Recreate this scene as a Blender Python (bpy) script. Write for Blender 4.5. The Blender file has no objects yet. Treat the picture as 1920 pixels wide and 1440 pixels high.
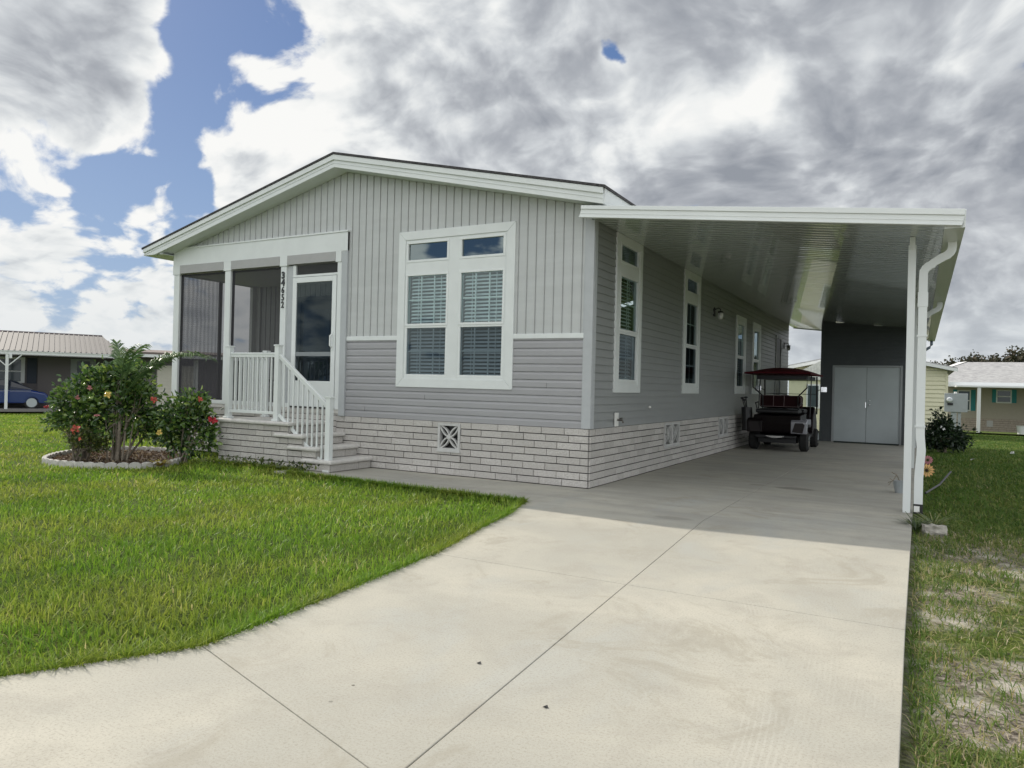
import bpy, bmesh, math, random
import numpy as np
from mathutils import Vector, Matrix
sc = bpy.context.scene
COL = sc.collection
rad = math.radians
rng = np.random.default_rng(7)
random.seed(7)

# ------------------------------------------------------------------ camera
CAM = (3.7111638, -8.701627, 1.29)
R_ = (0.87255617, 0.48788577, 0.02476293)
U_ = (-0.01997486, -0.01501583, 0.99968772)
F_ = (-0.48810525, 0.87277832, 0.0033567)
cd = bpy.data.cameras.new('camera'); cam = bpy.data.objects.new('camera', cd); COL.objects.link(cam)
cd.sensor_width = 36; cd.lens = 36 * 1368.91 / 1920; cd.clip_start = .05; cd.clip_end = 4000
m = Matrix.Identity(4)
for i in range(3):
    m[i][0] = R_[i]; m[i][1] = U_[i]; m[i][2] = -F_[i]; m[i][3] = CAM[i]
cam.matrix_world = m
sc.camera = cam

# ------------------------------------------------------------------ exposure, sun, sky
sc.view_settings.view_transform = 'Standard'; sc.view_settings.look = 'None'
sc.view_settings.exposure = -0.10; sc.view_settings.gamma = 1
SUN_TO = Vector((-1.22, .335, 1.0)).normalized()
sl = bpy.data.lights.new('sun', 'SUN'); sl.energy = 4.4; sl.angle = rad(.6); sl.color = (1, .93, .82)
so = bpy.data.objects.new('sun', sl); COL.objects.link(so)
so.rotation_euler = (-SUN_TO).to_track_quat('-Z', 'Y').to_euler()

class NT:
    """tiny node helper"""
    def __init__(s, tree): s.t = tree; s.n = tree.nodes; s.l = tree.links
    def new(s, typ, **kw):
        n = s.n.new(typ)
        for k, v in kw.items():
            if k.startswith('i_'): n.inputs[k[2:].replace('_', ' ')].default_value = v
            else: setattr(n, k, v)
        return n
    def put(s, sock, v):
        if hasattr(v, 'is_linked') or hasattr(v, 'links'): s.l.new(v, sock)
        elif v is not None: sock.default_value = v
    def m(s, op, a, b=None, c=None, clamp=False):
        n = s.n.new('ShaderNodeMath'); n.operation = op; n.use_clamp = clamp
        s.put(n.inputs[0], a); s.put(n.inputs[1], b); s.put(n.inputs[2], c)
        return n.outputs[0]
    def vm(s, op, a, b=None, scale=None):
        n = s.n.new('ShaderNodeVectorMath'); n.operation = op
        s.put(n.inputs[0], a); s.put(n.inputs[1], b)
        if scale is not None: s.put(n.inputs['Scale'], scale)
        return n.outputs['Value'] if op in ('DOT_PRODUCT', 'LENGTH') else n.outputs['Vector']
    def noise(s, vec, scale, detail=4, rough=.5, dist=0, dim='3D'):
        n = s.n.new('ShaderNodeTexNoise'); n.noise_dimensions = dim
        s.put(n.inputs['Vector'], vec); n.inputs['Scale'].default_value = scale
        n.inputs['Detail'].default_value = detail; n.inputs['Roughness'].default_value = rough
        n.inputs['Distortion'].default_value = dist
        return n.outputs['Fac']
    def ramp(s, fac, stops, interp='LINEAR'):
        n = s.n.new('ShaderNodeValToRGB'); s.put(n.inputs[0], fac); cr = n.color_ramp; cr.interpolation = interp
        while len(cr.elements) < len(stops): cr.elements.new(.5)
        for e, (p, c) in zip(cr.elements, stops):
            e.position = p; e.color = (c, c, c, 1) if isinstance(c, (int, float)) else (*c, 1)
        return n.outputs[0]
    def mr(s, v, a, b, c=0., d=1., smooth=True):
        n = s.n.new('ShaderNodeMapRange')
        if smooth: n.interpolation_type = 'SMOOTHSTEP'
        s.put(n.inputs[0], v); n.inputs[1].default_value = a; n.inputs[2].default_value = b
        n.inputs[3].default_value = c; n.inputs[4].default_value = d
        return n.outputs[0]
    def mix(s, f, a, b, mode='MIX'):
        n = s.n.new('ShaderNodeMix'); n.data_type = 'RGBA'; n.blend_type = mode
        s.put(n.inputs[0], f)
        s.put(n.inputs[6], (*a, 1) if isinstance(a, tuple) else a); s.put(n.inputs[7], (*b, 1) if isinstance(b, tuple) else b)
        return n.outputs[2]
    def sep(s, v):
        n = s.n.new('ShaderNodeSeparateXYZ'); s.put(n.inputs[0], v); return n.outputs
    def comb(s, x, y, z):
        n = s.n.new('ShaderNodeCombineXYZ')
        for i, v in enumerate((x, y, z)): s.put(n.inputs[i], v)
        return n.outputs[0]

world = bpy.data.worlds.new('World'); sc.world = world; world.use_nodes = True
W = NT(world.node_tree); W.n.clear()
tc = W.new('ShaderNodeTexCoord'); D = W.vm('NORMALIZE', tc.outputs['Generated'])
sky = W.new('ShaderNodeTexSky', sky_type='NISHITA', sun_disc=False)
sky.sun_elevation = math.asin(SUN_TO.z); sky.sun_rotation = math.atan2(SUN_TO.x, SUN_TO.y)
sky.altitude = 50; sky.air_density = 1.0; sky.dust_density = .6; sky.ozone_density = 1.6
dx, dy, dz = W.sep(D)
den = W.m('ADD', W.m('ABSOLUTE', dz), .50)
P = W.comb(W.m('DIVIDE', dx, den), W.m('DIVIDE', dy, den), W.m('MULTIPLY', dz, .5))
def warp(vec, scale, amt, detail=3):
    n = W.n.new('ShaderNodeTexNoise'); W.l.new(vec, n.inputs['Vector']); n.inputs['Scale'].default_value = scale; n.inputs['Detail'].default_value = detail
    return W.vm('ADD', vec, W.vm('SCALE', W.vm('SUBTRACT', n.outputs['Color'], (.5, .5, .5)), scale=amt))
P2 = warp(warp(P, 2.2, .26, 2), 12., .03, 3)
DW = W.vm('NORMALIZE', warp(warp(D, 5., .20, 4), 22., .035, 3))
def blobs(lst, base=None):
    acc = base
    for d, k, w in lst:
        v = W.m('MULTIPLY', W.m('EXPONENT', W.m('MULTIPLY', W.m('SUBTRACT', W.vm('DOT_PRODUCT', DW, Vector(d).normalized()), 1.), k)), w)
        acc = v if acc is None else W.m('ADD', acc, v)
    return acc
# openings (blue) and banks (cloud) of this particular sky, by compass direction
cover = blobs([((-.70, .58, .42), 600, -.22), ((-.722, .563, .402), 500, -.30), ((-.745, .555, .365), 600, -.30), ((-.77, .555, .31), 700, -.30), ((-.80, .545, .26), 600, -.34), ((-.86, .46, .235), 600, -.36),
               ((-.83, .49, .24), 900, -.30), ((-.80, .57, .187), 900, -.34), ((-.826, .54, .165), 900, -.30), ((-.86, .47, .20), 900, -.2), ((-.775, .585, .22), 1200, -.2),
               ((-.328, .853, .405), 3600, -.80), ((-.759, .6, .252), 3000, -.40), ((-.69, .56, .46), 300, -.25),
               ((-.837, .443, .322), 220, .20), ((-.67, .65, .36), 160, .16), ((-.73, .65, .21), 300, .12), ((-.3, .9, .35), 10, .20), ((-.89, .43, .14), 300, .16),
               ((-.55, .8, .1), 30, .10), ((-.46, .84, .31), 50, .22), ((-.15, .95, .25), 16, .16)])
def puff(v, scale):
    n = W.n.new('ShaderNodeTexVoronoi'); n.feature = 'F1'; W.l.new(v, n.inputs['Vector']); n.inputs['Scale'].default_value = scale
    return W.m('SUBTRACT', .55, n.outputs['Distance'])
def fbm(v, d=12):
    f = W.m('ADD', W.m('MULTIPLY', W.noise(v, 3.8, d, .55), .68), W.m('MULTIPLY', W.noise(v, 12., d, .55), .32))
    return W.m('ADD', f, W.m('ADD', W.m('MULTIPLY', puff(v, 10.), .15), W.m('MULTIPLY', puff(v, 26.), .06)))
n1 = fbm(P2)
fld = W.m('ADD', W.m('ADD', W.m('MULTIPLY_ADD', W.m('SUBTRACT', n1, .5), 2.2, .5), .09), W.m('MULTIPLY', cover, .80))
alpha = W.mr(fld, .39, .56)
thick = blobs([((-.85, .43, .33), 130, .62), ((-.396, .807, .44), 90, .50), ((-.12, .954, .268), 28, .42), ((-.02, .943, .33), 30, .24), ((-.30, .92, .26), 160, .30),
               ((-.576, .724, .38), 140, .40), ((-.50, .80, .33), 240, .30), ((.1, .9, .3), 10, .2), ((.05, .99, .12), 60, .12),
               ((-.222, .904, .364), 700, -.50), ((-.19, .90, .39), 700, -.42), ((-.285, .89, .335), 500, -.50), ((-.351, .877, .32), 400, -.55), ((-.40, .87, .28), 400, -.30), ((-.66, .65, .36), 220, -.26), ((-.72, .65, .22), 160, -.24),
               ((-.872, .46, .165), 120, -.40), ((-.76, .52, .39), 900, -.3), ((-.815, .50, .28), 700, -.35)])
n2 = W.noise(P2, 2.0, 4, .5)
tk = W.m('ADD', W.m('ADD', W.m('MULTIPLY', W.m('SUBTRACT', n2, .5), .95), W.m('MULTIPLY', W.m('SUBTRACT', fld, .66), .55)), W.m('ADD', W.m('MULTIPLY', thick, .68), .12))
# sun-side relief: lit flanks towards the sun, darker away from it
rel = W.m('MULTIPLY', W.m('SUBTRACT', fbm(W.vm('ADD', P2, (-.022, .009, .03)), 5), fbm(P2, 5)), 3.1)
tk = W.m('ADD', tk, rel, clamp=True)
ccol = W.ramp(tk, [(0, (1.02, 1.02, 1.0)), (.2, (.90, .92, .92)), (.45, (.66, .69, .72)), (.7, (.46, .485, .525)), (1, (.32, .345, .39))])
hz = W.mr(dz, .0, .20, .50, 0.)
ccol = W.mix(hz, ccol, (.66, .72, .76))
# front-lit clouds behind the camera, out of view, boosted to lift the house front
back = W.mr(W.vm('DOT_PRODUCT', D, Vector((.45, -.88, .15)).normalized()), -.35, .85, 1.0, 1.75)
ccol = W.vm('SCALE', ccol, scale=back)
blue = W.vm('SCALE', sky.outputs[0], scale=.088)
blue = W.mix(.55, blue, (.11, .22, .52))
blue = W.mix(W.mr(dz, 0, .45, .45, 0), blue, (.42, .58, .80))
skyc = W.mix(alpha, blue, ccol)
bg = W.new('ShaderNodeBackground'); W.l.new(skyc, bg.inputs[0]); bg.inputs[1].default_value = 1.0
wo = W.new('ShaderNodeOutputWorld'); W.l.new(bg.outputs[0], wo.inputs[0])
world.cycles.sampling_method = 'MANUAL'; world.cycles.sample_map_resolution = 512
sc.cycles.max_bounces = 8; sc.cycles.transparent_max_bounces = 24; sc.cycles.use_denoising = True

# ------------------------------------------------------------------ materials
MATS = {}
def mat(name, color, rough=.6, metal=0, spec=.5, noise=0, nscale=8, bump=0, bscale=60, coat=0, fn=None):
    if name in MATS: return MATS[name]
    M = bpy.data.materials.new(name); M.use_nodes = True; t = NT(M.node_tree)
    b = t.n['Principled BSDF']; b.inputs['Roughness'].default_value = rough; b.inputs['Metallic'].default_value = metal
    b.inputs['Specular IOR Level'].default_value = spec; b.inputs['Coat Weight'].default_value = coat
    g = t.new('ShaderNodeTexCoord').outputs['Object']
    c = (*color, 1)
    if noise:
        n = t.noise(g, nscale, 5, .6)
        lo = tuple(max(0, v * (1 - noise)) for v in color); hi = tuple(min(1, v * (1 + noise)) for v in color)
        c = t.mix(t.mr(n, .3, .7), lo, hi)
    t.put(b.inputs['Base Color'], c)
    if bump:
        bn = t.new('ShaderNodeBump'); bn.inputs['Strength'].default_value = 1; bn.inputs['Distance'].default_value = bump
        t.put(bn.inputs['Height'], t.noise(g, bscale, 4, .6)); t.l.new(bn.outputs[0], b.inputs['Normal'])
    if fn: fn(t, b, g)
    MATS[name] = M
    return M

def fn_glass(tint, extra=.03, dark=1.0, k=1.0):
    def f(t, b, g):
        tr = t.new('ShaderNodeBsdfTransparent'); tr.inputs[0].default_value = (*[dark * v for v in tint], 1)
        gl = t.new('ShaderNodeBsdfGlossy'); gl.inputs['Roughness'].default_value = .015; gl.inputs[0].default_value = (.78, .93, .95, 1)
        fr = t.new('ShaderNodeFresnel'); fr.inputs[0].default_value = 1.5
        mx = t.new('ShaderNodeMixShader'); t.l.new(t.m('MULTIPLY_ADD', fr.outputs[0], k, extra, clamp=True), mx.inputs[0])
        t.l.new(tr.outputs[0], mx.inputs[1]); t.l.new(gl.outputs[0], mx.inputs[2])
        t.l.new(mx.outputs[0], t.n['Material Output'].inputs[0])
    return f
def fn_screen(fac, col, moire=0):
    def f(t, b, g):
        tr = t.new('ShaderNodeBsdfTransparent'); b.inputs['Base Color'].default_value = (*col, 1)
        x, y, z = t.sep(g)
        wob = t.m('MULTIPLY', t.noise(g, 2.2, 3), 6)
        w = t.m('MULTIPLY', t.m('ADD', t.m('SINE', t.m('ADD', t.m('MULTIPLY', t.m('ADD', y, x), 70), wob)), t.m('MULTIPLY', t.m('SINE', t.m('ADD', t.m('MULTIPLY', z, 160), wob)), .35)), .9)
        fc = t.m('MULTIPLY_ADD', t.m('MULTIPLY', w, t.noise(g, 3, 3)), moire, fac, clamp=True)
        mx = t.new('ShaderNodeMixShader'); t.l.new(fc, mx.inputs[0])
        t.l.new(tr.outputs[0], mx.inputs[1]); t.l.new(b.outputs[0], mx.inputs[2])
        t.l.new(mx.outputs[0], t.n['Material Output'].inputs[0])
    return f
def fn_brick(t, b, g):
    isl = t.new('ShaderNodeNewGeometry').outputs['Random Per Island']
    c = t.mix(isl, (.47, .455, .43), (.62, .60, .57))
    c = t.mix(t.mr(t.noise(g, 55, 6, .75), .35, .75), c, (.38, .355, .325))
    t.put(b.inputs['Base Color'], c)
    bn = t.new('ShaderNodeBump'); bn.inputs['Strength'].default_value = 1; bn.inputs['Distance'].default_value = .012
    t.put(bn.inputs['Height'], t.noise(g, 38, 6, .7)); t.l.new(bn.outputs[0], b.inputs['Normal'])
def fn_siding(base):
    def f(t, b, g):
        n = t.noise(t.vm('MULTIPLY', g, (1, 1, 6)), 1.3, 4, .6)
        c = t.mix(t.mr(n, .3, .75), tuple(v * .95 for v in base), tuple(v * 1.03 for v in base))
        t.put(b.inputs['Base Color'], c)
        bn = t.new('ShaderNodeBump'); bn.inputs['Strength'].default_value = .5; bn.inputs['Distance'].default_value = .003
        t.put(bn.inputs['Height'], t.m('ADD', t.noise(t.vm('MULTIPLY', g, (1, 1, 12)), 22, 3), t.m('MULTIPLY', t.noise(g, 2.2, 2), 3)))
        t.l.new(bn.outputs[0], b.inputs['Normal'])
    return f
def fn_concrete(t, b, g):
    x, y, z = t.sep(g)
    c = t.mix(t.mr(t.noise(g, .55, 5, .6, .6), .35, .68), (.350, .342, .300), (.445, .425, .362))
    c = t.mix(t.m('MULTIPLY', t.mr(t.noise(t.vm('MULTIPLY', g, (1.2, .5, 1)), .9, 6, .65, .4), .52, .68), .55), c, (.36, .37, .35))
    c = t.mix(t.m('MULTIPLY', t.mr(t.noise(g, 2.6, 6, .7, .5), .45, .70), .55), c, (.31, .295, .255))
    c = t.mix(t.m('MULTIPLY', t.mr(t.noise(g, 90, 4, .8), .48, .66), .58), c, (.225, .21, .175))
    c = t.mix(t.m('MULTIPLY', t.mr(t.noise(g, 340, 2, .8), .52, .7), .25), c, (.68, .63, .52))
    # tyre tracks: two bowed bands of fine ribs
    for x0, k, yc, s in ((3.23, .063, 6.5, .13), (3.36, .028, 6.2, .08), (3.52, .008, 6.0, .05)):
        cx = t.m('SUBTRACT', x, t.m('ADD', x0, t.m('MULTIPLY', t.m('POWER', t.m('ADD', y, yc), 2.), -k)))
        band = t.m('MULTIPLY', t.mr(t.m('ABSOLUTE', cx), .06, .10, 1, 0), t.mr(t.m('SINE', t.m('MULTIPLY', cx, 260)), 0, .9))
        band = t.m('MULTIPLY', band, t.mr(t.noise(g, 2.1, 4), .40, .60))
        band = t.m('MULTIPLY', band, t.mr(y, -2.2, -3.6))
        c = t.mix(t.m('MULTIPLY', band, s), c, (.60, .585, .53))
    # faint scuffs and drips
    sc_ = t.mr(t.noise(t.vm('MULTIPLY', g, (1, 6, 1)), 1.3, 6, .7, 1.2), .67, .74)
    c = t.mix(t.m('MULTIPLY', sc_, .35), c, (.27, .25, .22))
    # broom-swept smears running across under the carport
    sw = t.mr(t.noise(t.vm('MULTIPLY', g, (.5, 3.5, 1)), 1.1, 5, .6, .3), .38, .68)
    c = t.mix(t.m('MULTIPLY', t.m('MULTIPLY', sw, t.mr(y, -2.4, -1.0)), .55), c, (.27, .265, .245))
    # broom texture, hairline crack and scattered dark specks
    br = t.noise(t.vm('MULTIPLY', g, (14, 160, 1)), 1., 3, .7)
    c = t.mix(t.m('MULTIPLY', t.mr(br, .45, .7), .16), c, (.27, .25, .21))
    vo = t.n.new('ShaderNodeTexVoronoi'); t.l.new(g, vo.inputs['Vector']); vo.inputs['Scale'].default_value = 3.1
    sp = t.m('MULTIPLY', t.mr(vo.outputs['Distance'], .035, .02), t.mr(t.noise(g, 1.7, 2), .52, .58))
    c = t.mix(t.m('MULTIPLY', sp, .85), c, (.06, .05, .04))
    dirt = t.m('MULTIPLY', t.mr(t.noise(g, 1.25, 6, .75, 1.0), .54, .68), .5); c = t.mix(dirt, c, (.28, .26, .21))
    # oval oil stain
    for sx, sy, rx, ry, st in ((2.27, 1.82, .30, .16, .7), (1.75, 1.9, .13, .10, .4), (1.55, -1.45, .25, .10, .35)):
        d = t.vm('LENGTH', t.comb(t.m('DIVIDE', t.m('SUBTRACT', x, sx), rx), t.m('DIVIDE', t.m('SUBTRACT', y, sy), ry), 0.))
        d = t.m('ADD', d, t.m('MULTIPLY', t.noise(g, 9, 3), .6))
        c = t.mix(t.m('MULTIPLY', t.mr(d, 1.3, .9), st), c, (.17, .16, .14))
    t.put(b.inputs['Base Color'], c); b.inputs['Specular IOR Level'].default_value = .3
    bn = t.new('ShaderNodeBump'); bn.inputs['Strength'].default_value = .5; bn.inputs['Distance'].default_value = .002
    t.put(bn.inputs['Height'], t.noise(g, 150, 4, .7)); t.l.new(bn.outputs[0], b.inputs['Normal'])
def fn_ground(t, b, g):
    x, y, z = t.sep(g)
    n = t.noise(g, 1.1, 6, .65, .5)
    grass = t.mix(t.mr(t.noise(g, .5, 5, .6), .35, .65), (.075, .125, .022), (.15, .185, .035))
    grass = t.mix(t.mr(t.noise(g, 24, 4, .7), .35, .7), grass, (.03, .042, .014))
    sand = t.mix(t.mr(t.noise(g, 30, 5, .75), .35, .65), (.40, .355, .30), (.085, .07, .055))
    sand = t.mix(t.mr(t.noise(g, 4, 4, .6), .45, .62), sand, (.52, .48, .42))
    right = t.m('MULTIPLY', t.mr(x, 3.5, 3.9), t.mr(y, .6, -1.4))
    f = t.m('MULTIPLY', right, t.mr(n, .40, .55))
    c = t.mix(f, grass, sand)
    t.put(b.inputs['Base Color'], c)
    bn = t.new('ShaderNodeBump'); bn.inputs['Strength'].default_value = 1; bn.inputs['Distance'].default_value = .03
    t.put(bn.inputs['Height'], t.noise(g, 35, 5, .7)); t.l.new(bn.outputs[0], b.inputs['Normal'])
def fn_blade(kind):
    def f(t, b, g):
        at = t.new('ShaderNodeAttribute', attribute_name='v').outputs['Fac']
        ps = t.new('ShaderNodeNewGeometry').outputs['Position']
        pn = t.mr(t.noise(ps, .55, 6, .68), .40, .60)
        if kind == 'lawn':
            c1 = t.ramp(at, [(0, (.075, .17, .016)), (.5, (.19, .34, .028)), (.82, (.33, .45, .06)), (.96, (.50, .50, .15)), (1, (.60, .54, .26))])
            c2 = t.ramp(at, [(0, (.09, .15, .022)), (.5, (.26, .33, .04)), (.85, (.41, .44, .09)), (1, (.55, .48, .22))])
        else:
            c1 = t.ramp(at, [(0, (.06, .12, .025)), (.5, (.14, .21, .04)), (.75, (.27, .29, .085)), (.88, (.40, .33, .16)), (1, (.55, .48, .34))])
            c2 = t.ramp(at, [(0, (.06, .13, .02)), (.6, (.11, .19, .03)), (.92, (.22, .25, .07)), (1, (.40, .33, .15))])
        c = t.mix(pn, c1, c2)
        b.inputs['Specular IOR Level'].default_value = .35; t.put(b.inputs['Base Color'], c)
        tl = t.new('ShaderNodeBsdfTranslucent'); t.l.new(c, tl.inputs[0])
        mx = t.new('ShaderNodeMixShader'); mx.inputs[0].default_value = .42
        t.l.new(b.outputs[0], mx.inputs[1]); t.l.new(tl.outputs[0], mx.inputs[2]); t.l.new(mx.outputs[0], t.n['Material Output'].inputs[0])
    return f
def fn_leaf(stops):
    def f(t, b, g):
        isl = t.new('ShaderNodeNewGeometry').outputs['Random Per Island']
        c = t.ramp(isl, stops); t.put(b.inputs['Base Color'], c)
        tl = t.new('ShaderNodeBsdfTranslucent'); t.l.new(t.mix(.5, c, (.25, .32, .03), 'ADD') if False else c, tl.inputs[0])
        mx = t.new('ShaderNodeMixShader'); mx.inputs[0].default_value = .3
        t.l.new(b.outputs[0], mx.inputs[1]); t.l.new(tl.outputs[0], mx.inputs[2]); t.l.new(mx.outputs[0], t.n['Material Output'].inputs[0])
    return f
def fn_shingle(t, b, g):
    isl = t.noise(t.vm('MULTIPLY', g, (7, 3.2, 7)), 1, 0)
    c = t.mix(t.mr(t.noise(g, 26, 3, .7), .35, .65), (.025, .025, .028), (.075, .07, .07)); t.put(b.inputs['Base Color'], c)
def fn_greyroof(t, b, g):
    c = t.mix(t.mr(t.noise(t.vm('MULTIPLY', g, (2.5, 9, 9)), 1.2, 4, .7), .35, .65), (.25, .25, .255), (.42, .42, .42)); t.put(b.inputs['Base Color'], c)
def fn_ceiling(t, b, g):
    x, y, z = t.sep(g)
    bn = t.new('ShaderNodeBump'); bn.inputs['Strength'].default_value = 1; bn.inputs['Distance'].default_value = .0016
    h = t.m('ADD', t.m('SINE', t.m('MULTIPLY', t.m('ADD', y, t.m('MULTIPLY', t.noise(g, .8, 2), .06)), 41.9)), t.m('MULTIPLY', t.noise(t.vm('MULTIPLY', g, (.25, 9, 1)), 1.3, 3), 2.6))
    t.put(bn.inputs['Height'], h); t.l.new(bn.outputs[0], b.inputs['Normal'])

WHITE = mat('white_vinyl', (.67, .70, .69), .42, noise=.03, nscale=3, bump=.0006, bscale=14)
WHITEB = mat('white_aluminium', (.69, .72, .71), .32, noise=.025, nscale=2, bump=.0006, bscale=9)
SOFFIT = mat('soffit_white', (.66, .70, .68), .5, noise=.03, nscale=4)
LTGREY = mat('light_grey_board', (.50, .525, .53), .5, fn=fn_siding((.485, .50, .495)))
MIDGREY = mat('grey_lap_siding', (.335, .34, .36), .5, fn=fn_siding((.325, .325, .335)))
SHADEGREY = mat('shade_toned_siding', (.335, .34, .36), .42, fn=fn_siding((.25, .262, .258)))  # same vinyl as the front, carport shade darkened into its colour
CORNER = mat('corner_grey', (.41, .43, .44), .5, noise=.03)
TRIMGREY = mat('warm_grey_panel', (.36, .36, .355), .5, noise=.03)
BRICK = mat('split_face_block', (.6, .6, .57), .9, spec=.2, fn=fn_brick)
MORTAR = mat('dark_mortar', (.045, .045, .045), .95, spec=.1)
TREAD = mat('cast_stone_tread', (.56, .545, .515), .75, noise=.08, nscale=14, bump=.001, bscale=80)
VENTC = mat('vent_concrete', (.50, .50, .485), .85, noise=.07, nscale=20, bump=.001)
SHINGLE = mat('dark_shingles', (.05, .05, .05), .9, fn=fn_shingle)
CEIL = mat('shade_toned_ceiling', (.42, .46, .435), .09, spec=.9, coat=.6, fn=fn_ceiling)  # white aluminium, greyed to put the deep shade into its colour
GLASS = mat('window_glass', (1, 1, 1), .02, fn=fn_glass((.86, .97, .97), .05, 1.0, .9))
GLASSD = mat('screened_window_glass', (1, 1, 1), .02, fn=fn_glass((.46, .52, .56), .01, .8, .45))
GLASST = mat('tinted_glass', (1, 1, 1), .02, fn=fn_glass((.10, .15, .18), .14))
SCREEN = mat('insect_screen', (.06, .06, .07), .8, fn=fn_screen(.68, (.022, .022, .028)))
SCREENS = mat('side_insect_screen', (.06, .06, .07), .8, fn=fn_screen(.50, (.16, .145, .185), .22))
BLIND = mat('blind_slats', (.82, .86, .86), .5)
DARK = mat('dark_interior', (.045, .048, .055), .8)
BLACK = mat('black_paint', (.012, .012, .014), .4)
CONCRETE = mat('concrete', (.5, .46, .38), .85, fn=fn_concrete)
JOINT = mat('joint_dirt', (.05, .045, .04), .95)
GROUND = mat('turf_soil', (.1, .1, .05), .95, spec=.1, fn=fn_ground)
BLADE = mat('grass_blades', (.1, .2, .03), .5, fn=fn_blade('lawn'))
BLADE2 = mat('dry_grass_blades', (.1, .2, .03), .6, fn=fn_blade('dry'))
SHEDG = mat('shade_toned_shed', (.075, .085, .09), .5, noise=.05, nscale=4)  # same grey as the house, with deep shade darkened into it
SHEDD = mat('shed_door_paint', (.48, .53, .54), .4, noise=.04, nscale=2)
CHROME = mat('chrome', (.8, .8, .82), .15, metal=1)
STEEL = mat('galvanised_grey', (.33, .36, .37), .5, metal=.2, noise=.06, nscale=6)

# ------------------------------------------------------------------ mesh builder
ROOT = {}
class MB:
    def __init__(s): s.v = []; s.f = []
    def add(s, vs, fs):
        o = len(s.v); s.v += [tuple(p) for p in vs]; s.f += [tuple(i + o for i in q) for q in fs]; return s
    def quad(s, *p): return s.add(p, [tuple(range(len(p)))])
    def box(s, x0, x1, y0, y1, z0, z1, T=None):
        T = T or (lambda a, b, c: (a, b, c))
        p = [T(x, y, z) for x in (x0, x1) for y in (y0, y1) for z in (z0, z1)]
        return s.add(p, [(0, 1, 3, 2), (4, 6, 7, 5), (0, 4, 5, 1), (2, 3, 7, 6), (0, 2, 6, 4), (1, 5, 7, 3)])
    def prism(s, poly, a, b, T):
        """poly in (u,v), extruded from w=a to w=b, T(u,v,w)->xyz"""
        n = len(poly); p = [T(u, v, a) for u, v in poly] + [T(u, v, b) for u, v in poly]
        return s.add(p, [tuple(range(n)), tuple(range(2 * n - 1, n - 1, -1))] + [(i, (i + 1) % n, n + (i + 1) % n, n + i) for i in range(n)])
    def obox(s, a, b, wx, wy, up=(0, 0, 1)):
        """bar from a to b with section wx (sideways) by wy (along up)"""
        a, b = Vector(a), Vector(b); d = (b - a).normalized(); u = Vector(up)
        if abs(d.dot(u)) > .98: u = Vector((0, 1, 0))
        r = d.cross(u).normalized() * wx / 2; q = r.cross(d).normalized() * wy / 2
        p = [a - r - q, a + r - q, a + r + q, a - r + q, b - r - q, b + r - q, b + r + q, b - r + q]
        return s.add(p, [(3, 2, 1, 0), (4, 5, 6, 7), (0, 1, 5, 4), (1, 2, 6, 5), (2, 3, 7, 6), (3, 0, 4, 7)])
    def tube(s, pts, r, seg=8, cap=True):
        pts = [Vector(p) for p in pts]; rs = r if isinstance(r, (list, tuple)) else [r] * len(pts)
        base = len(s.v); up = Vector((0, 0, 1))
        for i, p in enumerate(pts):
            d = (pts[min(i + 1, len(pts) - 1)] - pts[max(i - 1, 0)]).normalized()
            if abs(d.dot(up)) > .95: up2 = Vector((1, 0, 0))
            else: up2 = up
            a = d.cross(up2).normalized(); b = d.cross(a)
            for k in range(seg):
                t = 2 * math.pi * k / seg; q = p + (a * math.cos(t) + b * math.sin(t)) * rs[i]; s.v.append(tuple(q))
        for i in range(len(pts) - 1):
            for k in range(seg):
                a0 = base + i * seg + k; a1 = base + i * seg + (k + 1) % seg
                s.f.append((a0, a1, a1 + seg, a0 + seg))
        if cap:
            s.f.append(tuple(base + k for k in range(seg))[::-1]); e = base + (len(pts) - 1) * seg
            s.f.append(tuple(e + k for k in range(seg)))
        return s
    def sweep(s, pts, secs):
        """secs: list of section point lists, one per path point"""
        n = len(secs[0]); base = len(s.v)
        for sec in secs: s.v += [tuple(p) for p in sec]
        for i in range(len(secs) - 1):
            for k in range(n):
                a0 = base + i * n + k; a1 = base + i * n + (k + 1) % n; s.f.append((a0, a1, a1 + n, a0 + n))
        s.f.append(tuple(base + k for k in range(n))[::-1]); e = base + (len(secs) - 1) * n
        s.f.append(tuple(e + k for k in range(n)))
        return s
    def ell(s, c, rx, ry, rz, nu=14, nv=8):
        base = len(s.v)
        for j in range(nv + 1):
            th = math.pi * j / nv
            for i in range(nu):
                ph = 2 * math.pi * i / nu
                s.v.append((c[0] + rx * math.sin(th) * math.cos(ph), c[1] + ry * math.sin(th) * math.sin(ph), c[2] + rz * math.cos(th)))
        for j in range(nv):
            for i in range(nu):
                a = base + j * nu + i; b = base + j * nu + (i + 1) % nu; s.f.append((a, a + nu, b + nu, b))
        return s
    def build(s, name, material, parent=None, bevel=0, smooth=False, fix=True, loc=None):
        base = Vector((0, 0, 0))
        if parent is not None: base = ROOT[parent.name]
        elif loc is not None: base = Vector(loc)
        me = bpy.data.meshes.new(name)
        vs = [(p[0] - base[0], p[1] - base[1], p[2] - base[2]) for p in s.v]
        me.from_pydata(vs, [], s.f)
        if fix:
            bm = bmesh.new(); bm.from_mesh(me)
            if smooth: bmesh.ops.remove_doubles(bm, verts=bm.verts, dist=1e-6)
            bmesh.ops.recalc_face_normals(bm, faces=bm.faces); bm.to_mesh(me); bm.free()
        me.materials.append(material)
        if smooth: me.shade_smooth()
        o = bpy.data.objects.new(name, me); COL.objects.link(o)
        if parent is not None: o.parent = parent; ROOT[o.name] = base
        else: o.location = base; ROOT[o.name] = base
        if bevel:
            b = o.modifiers.new('bevel', 'BEVEL'); b.width = bevel; b.segments = 2; b.limit_method = 'ANGLE'; b.angle_limit = rad(40)
        return o
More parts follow.
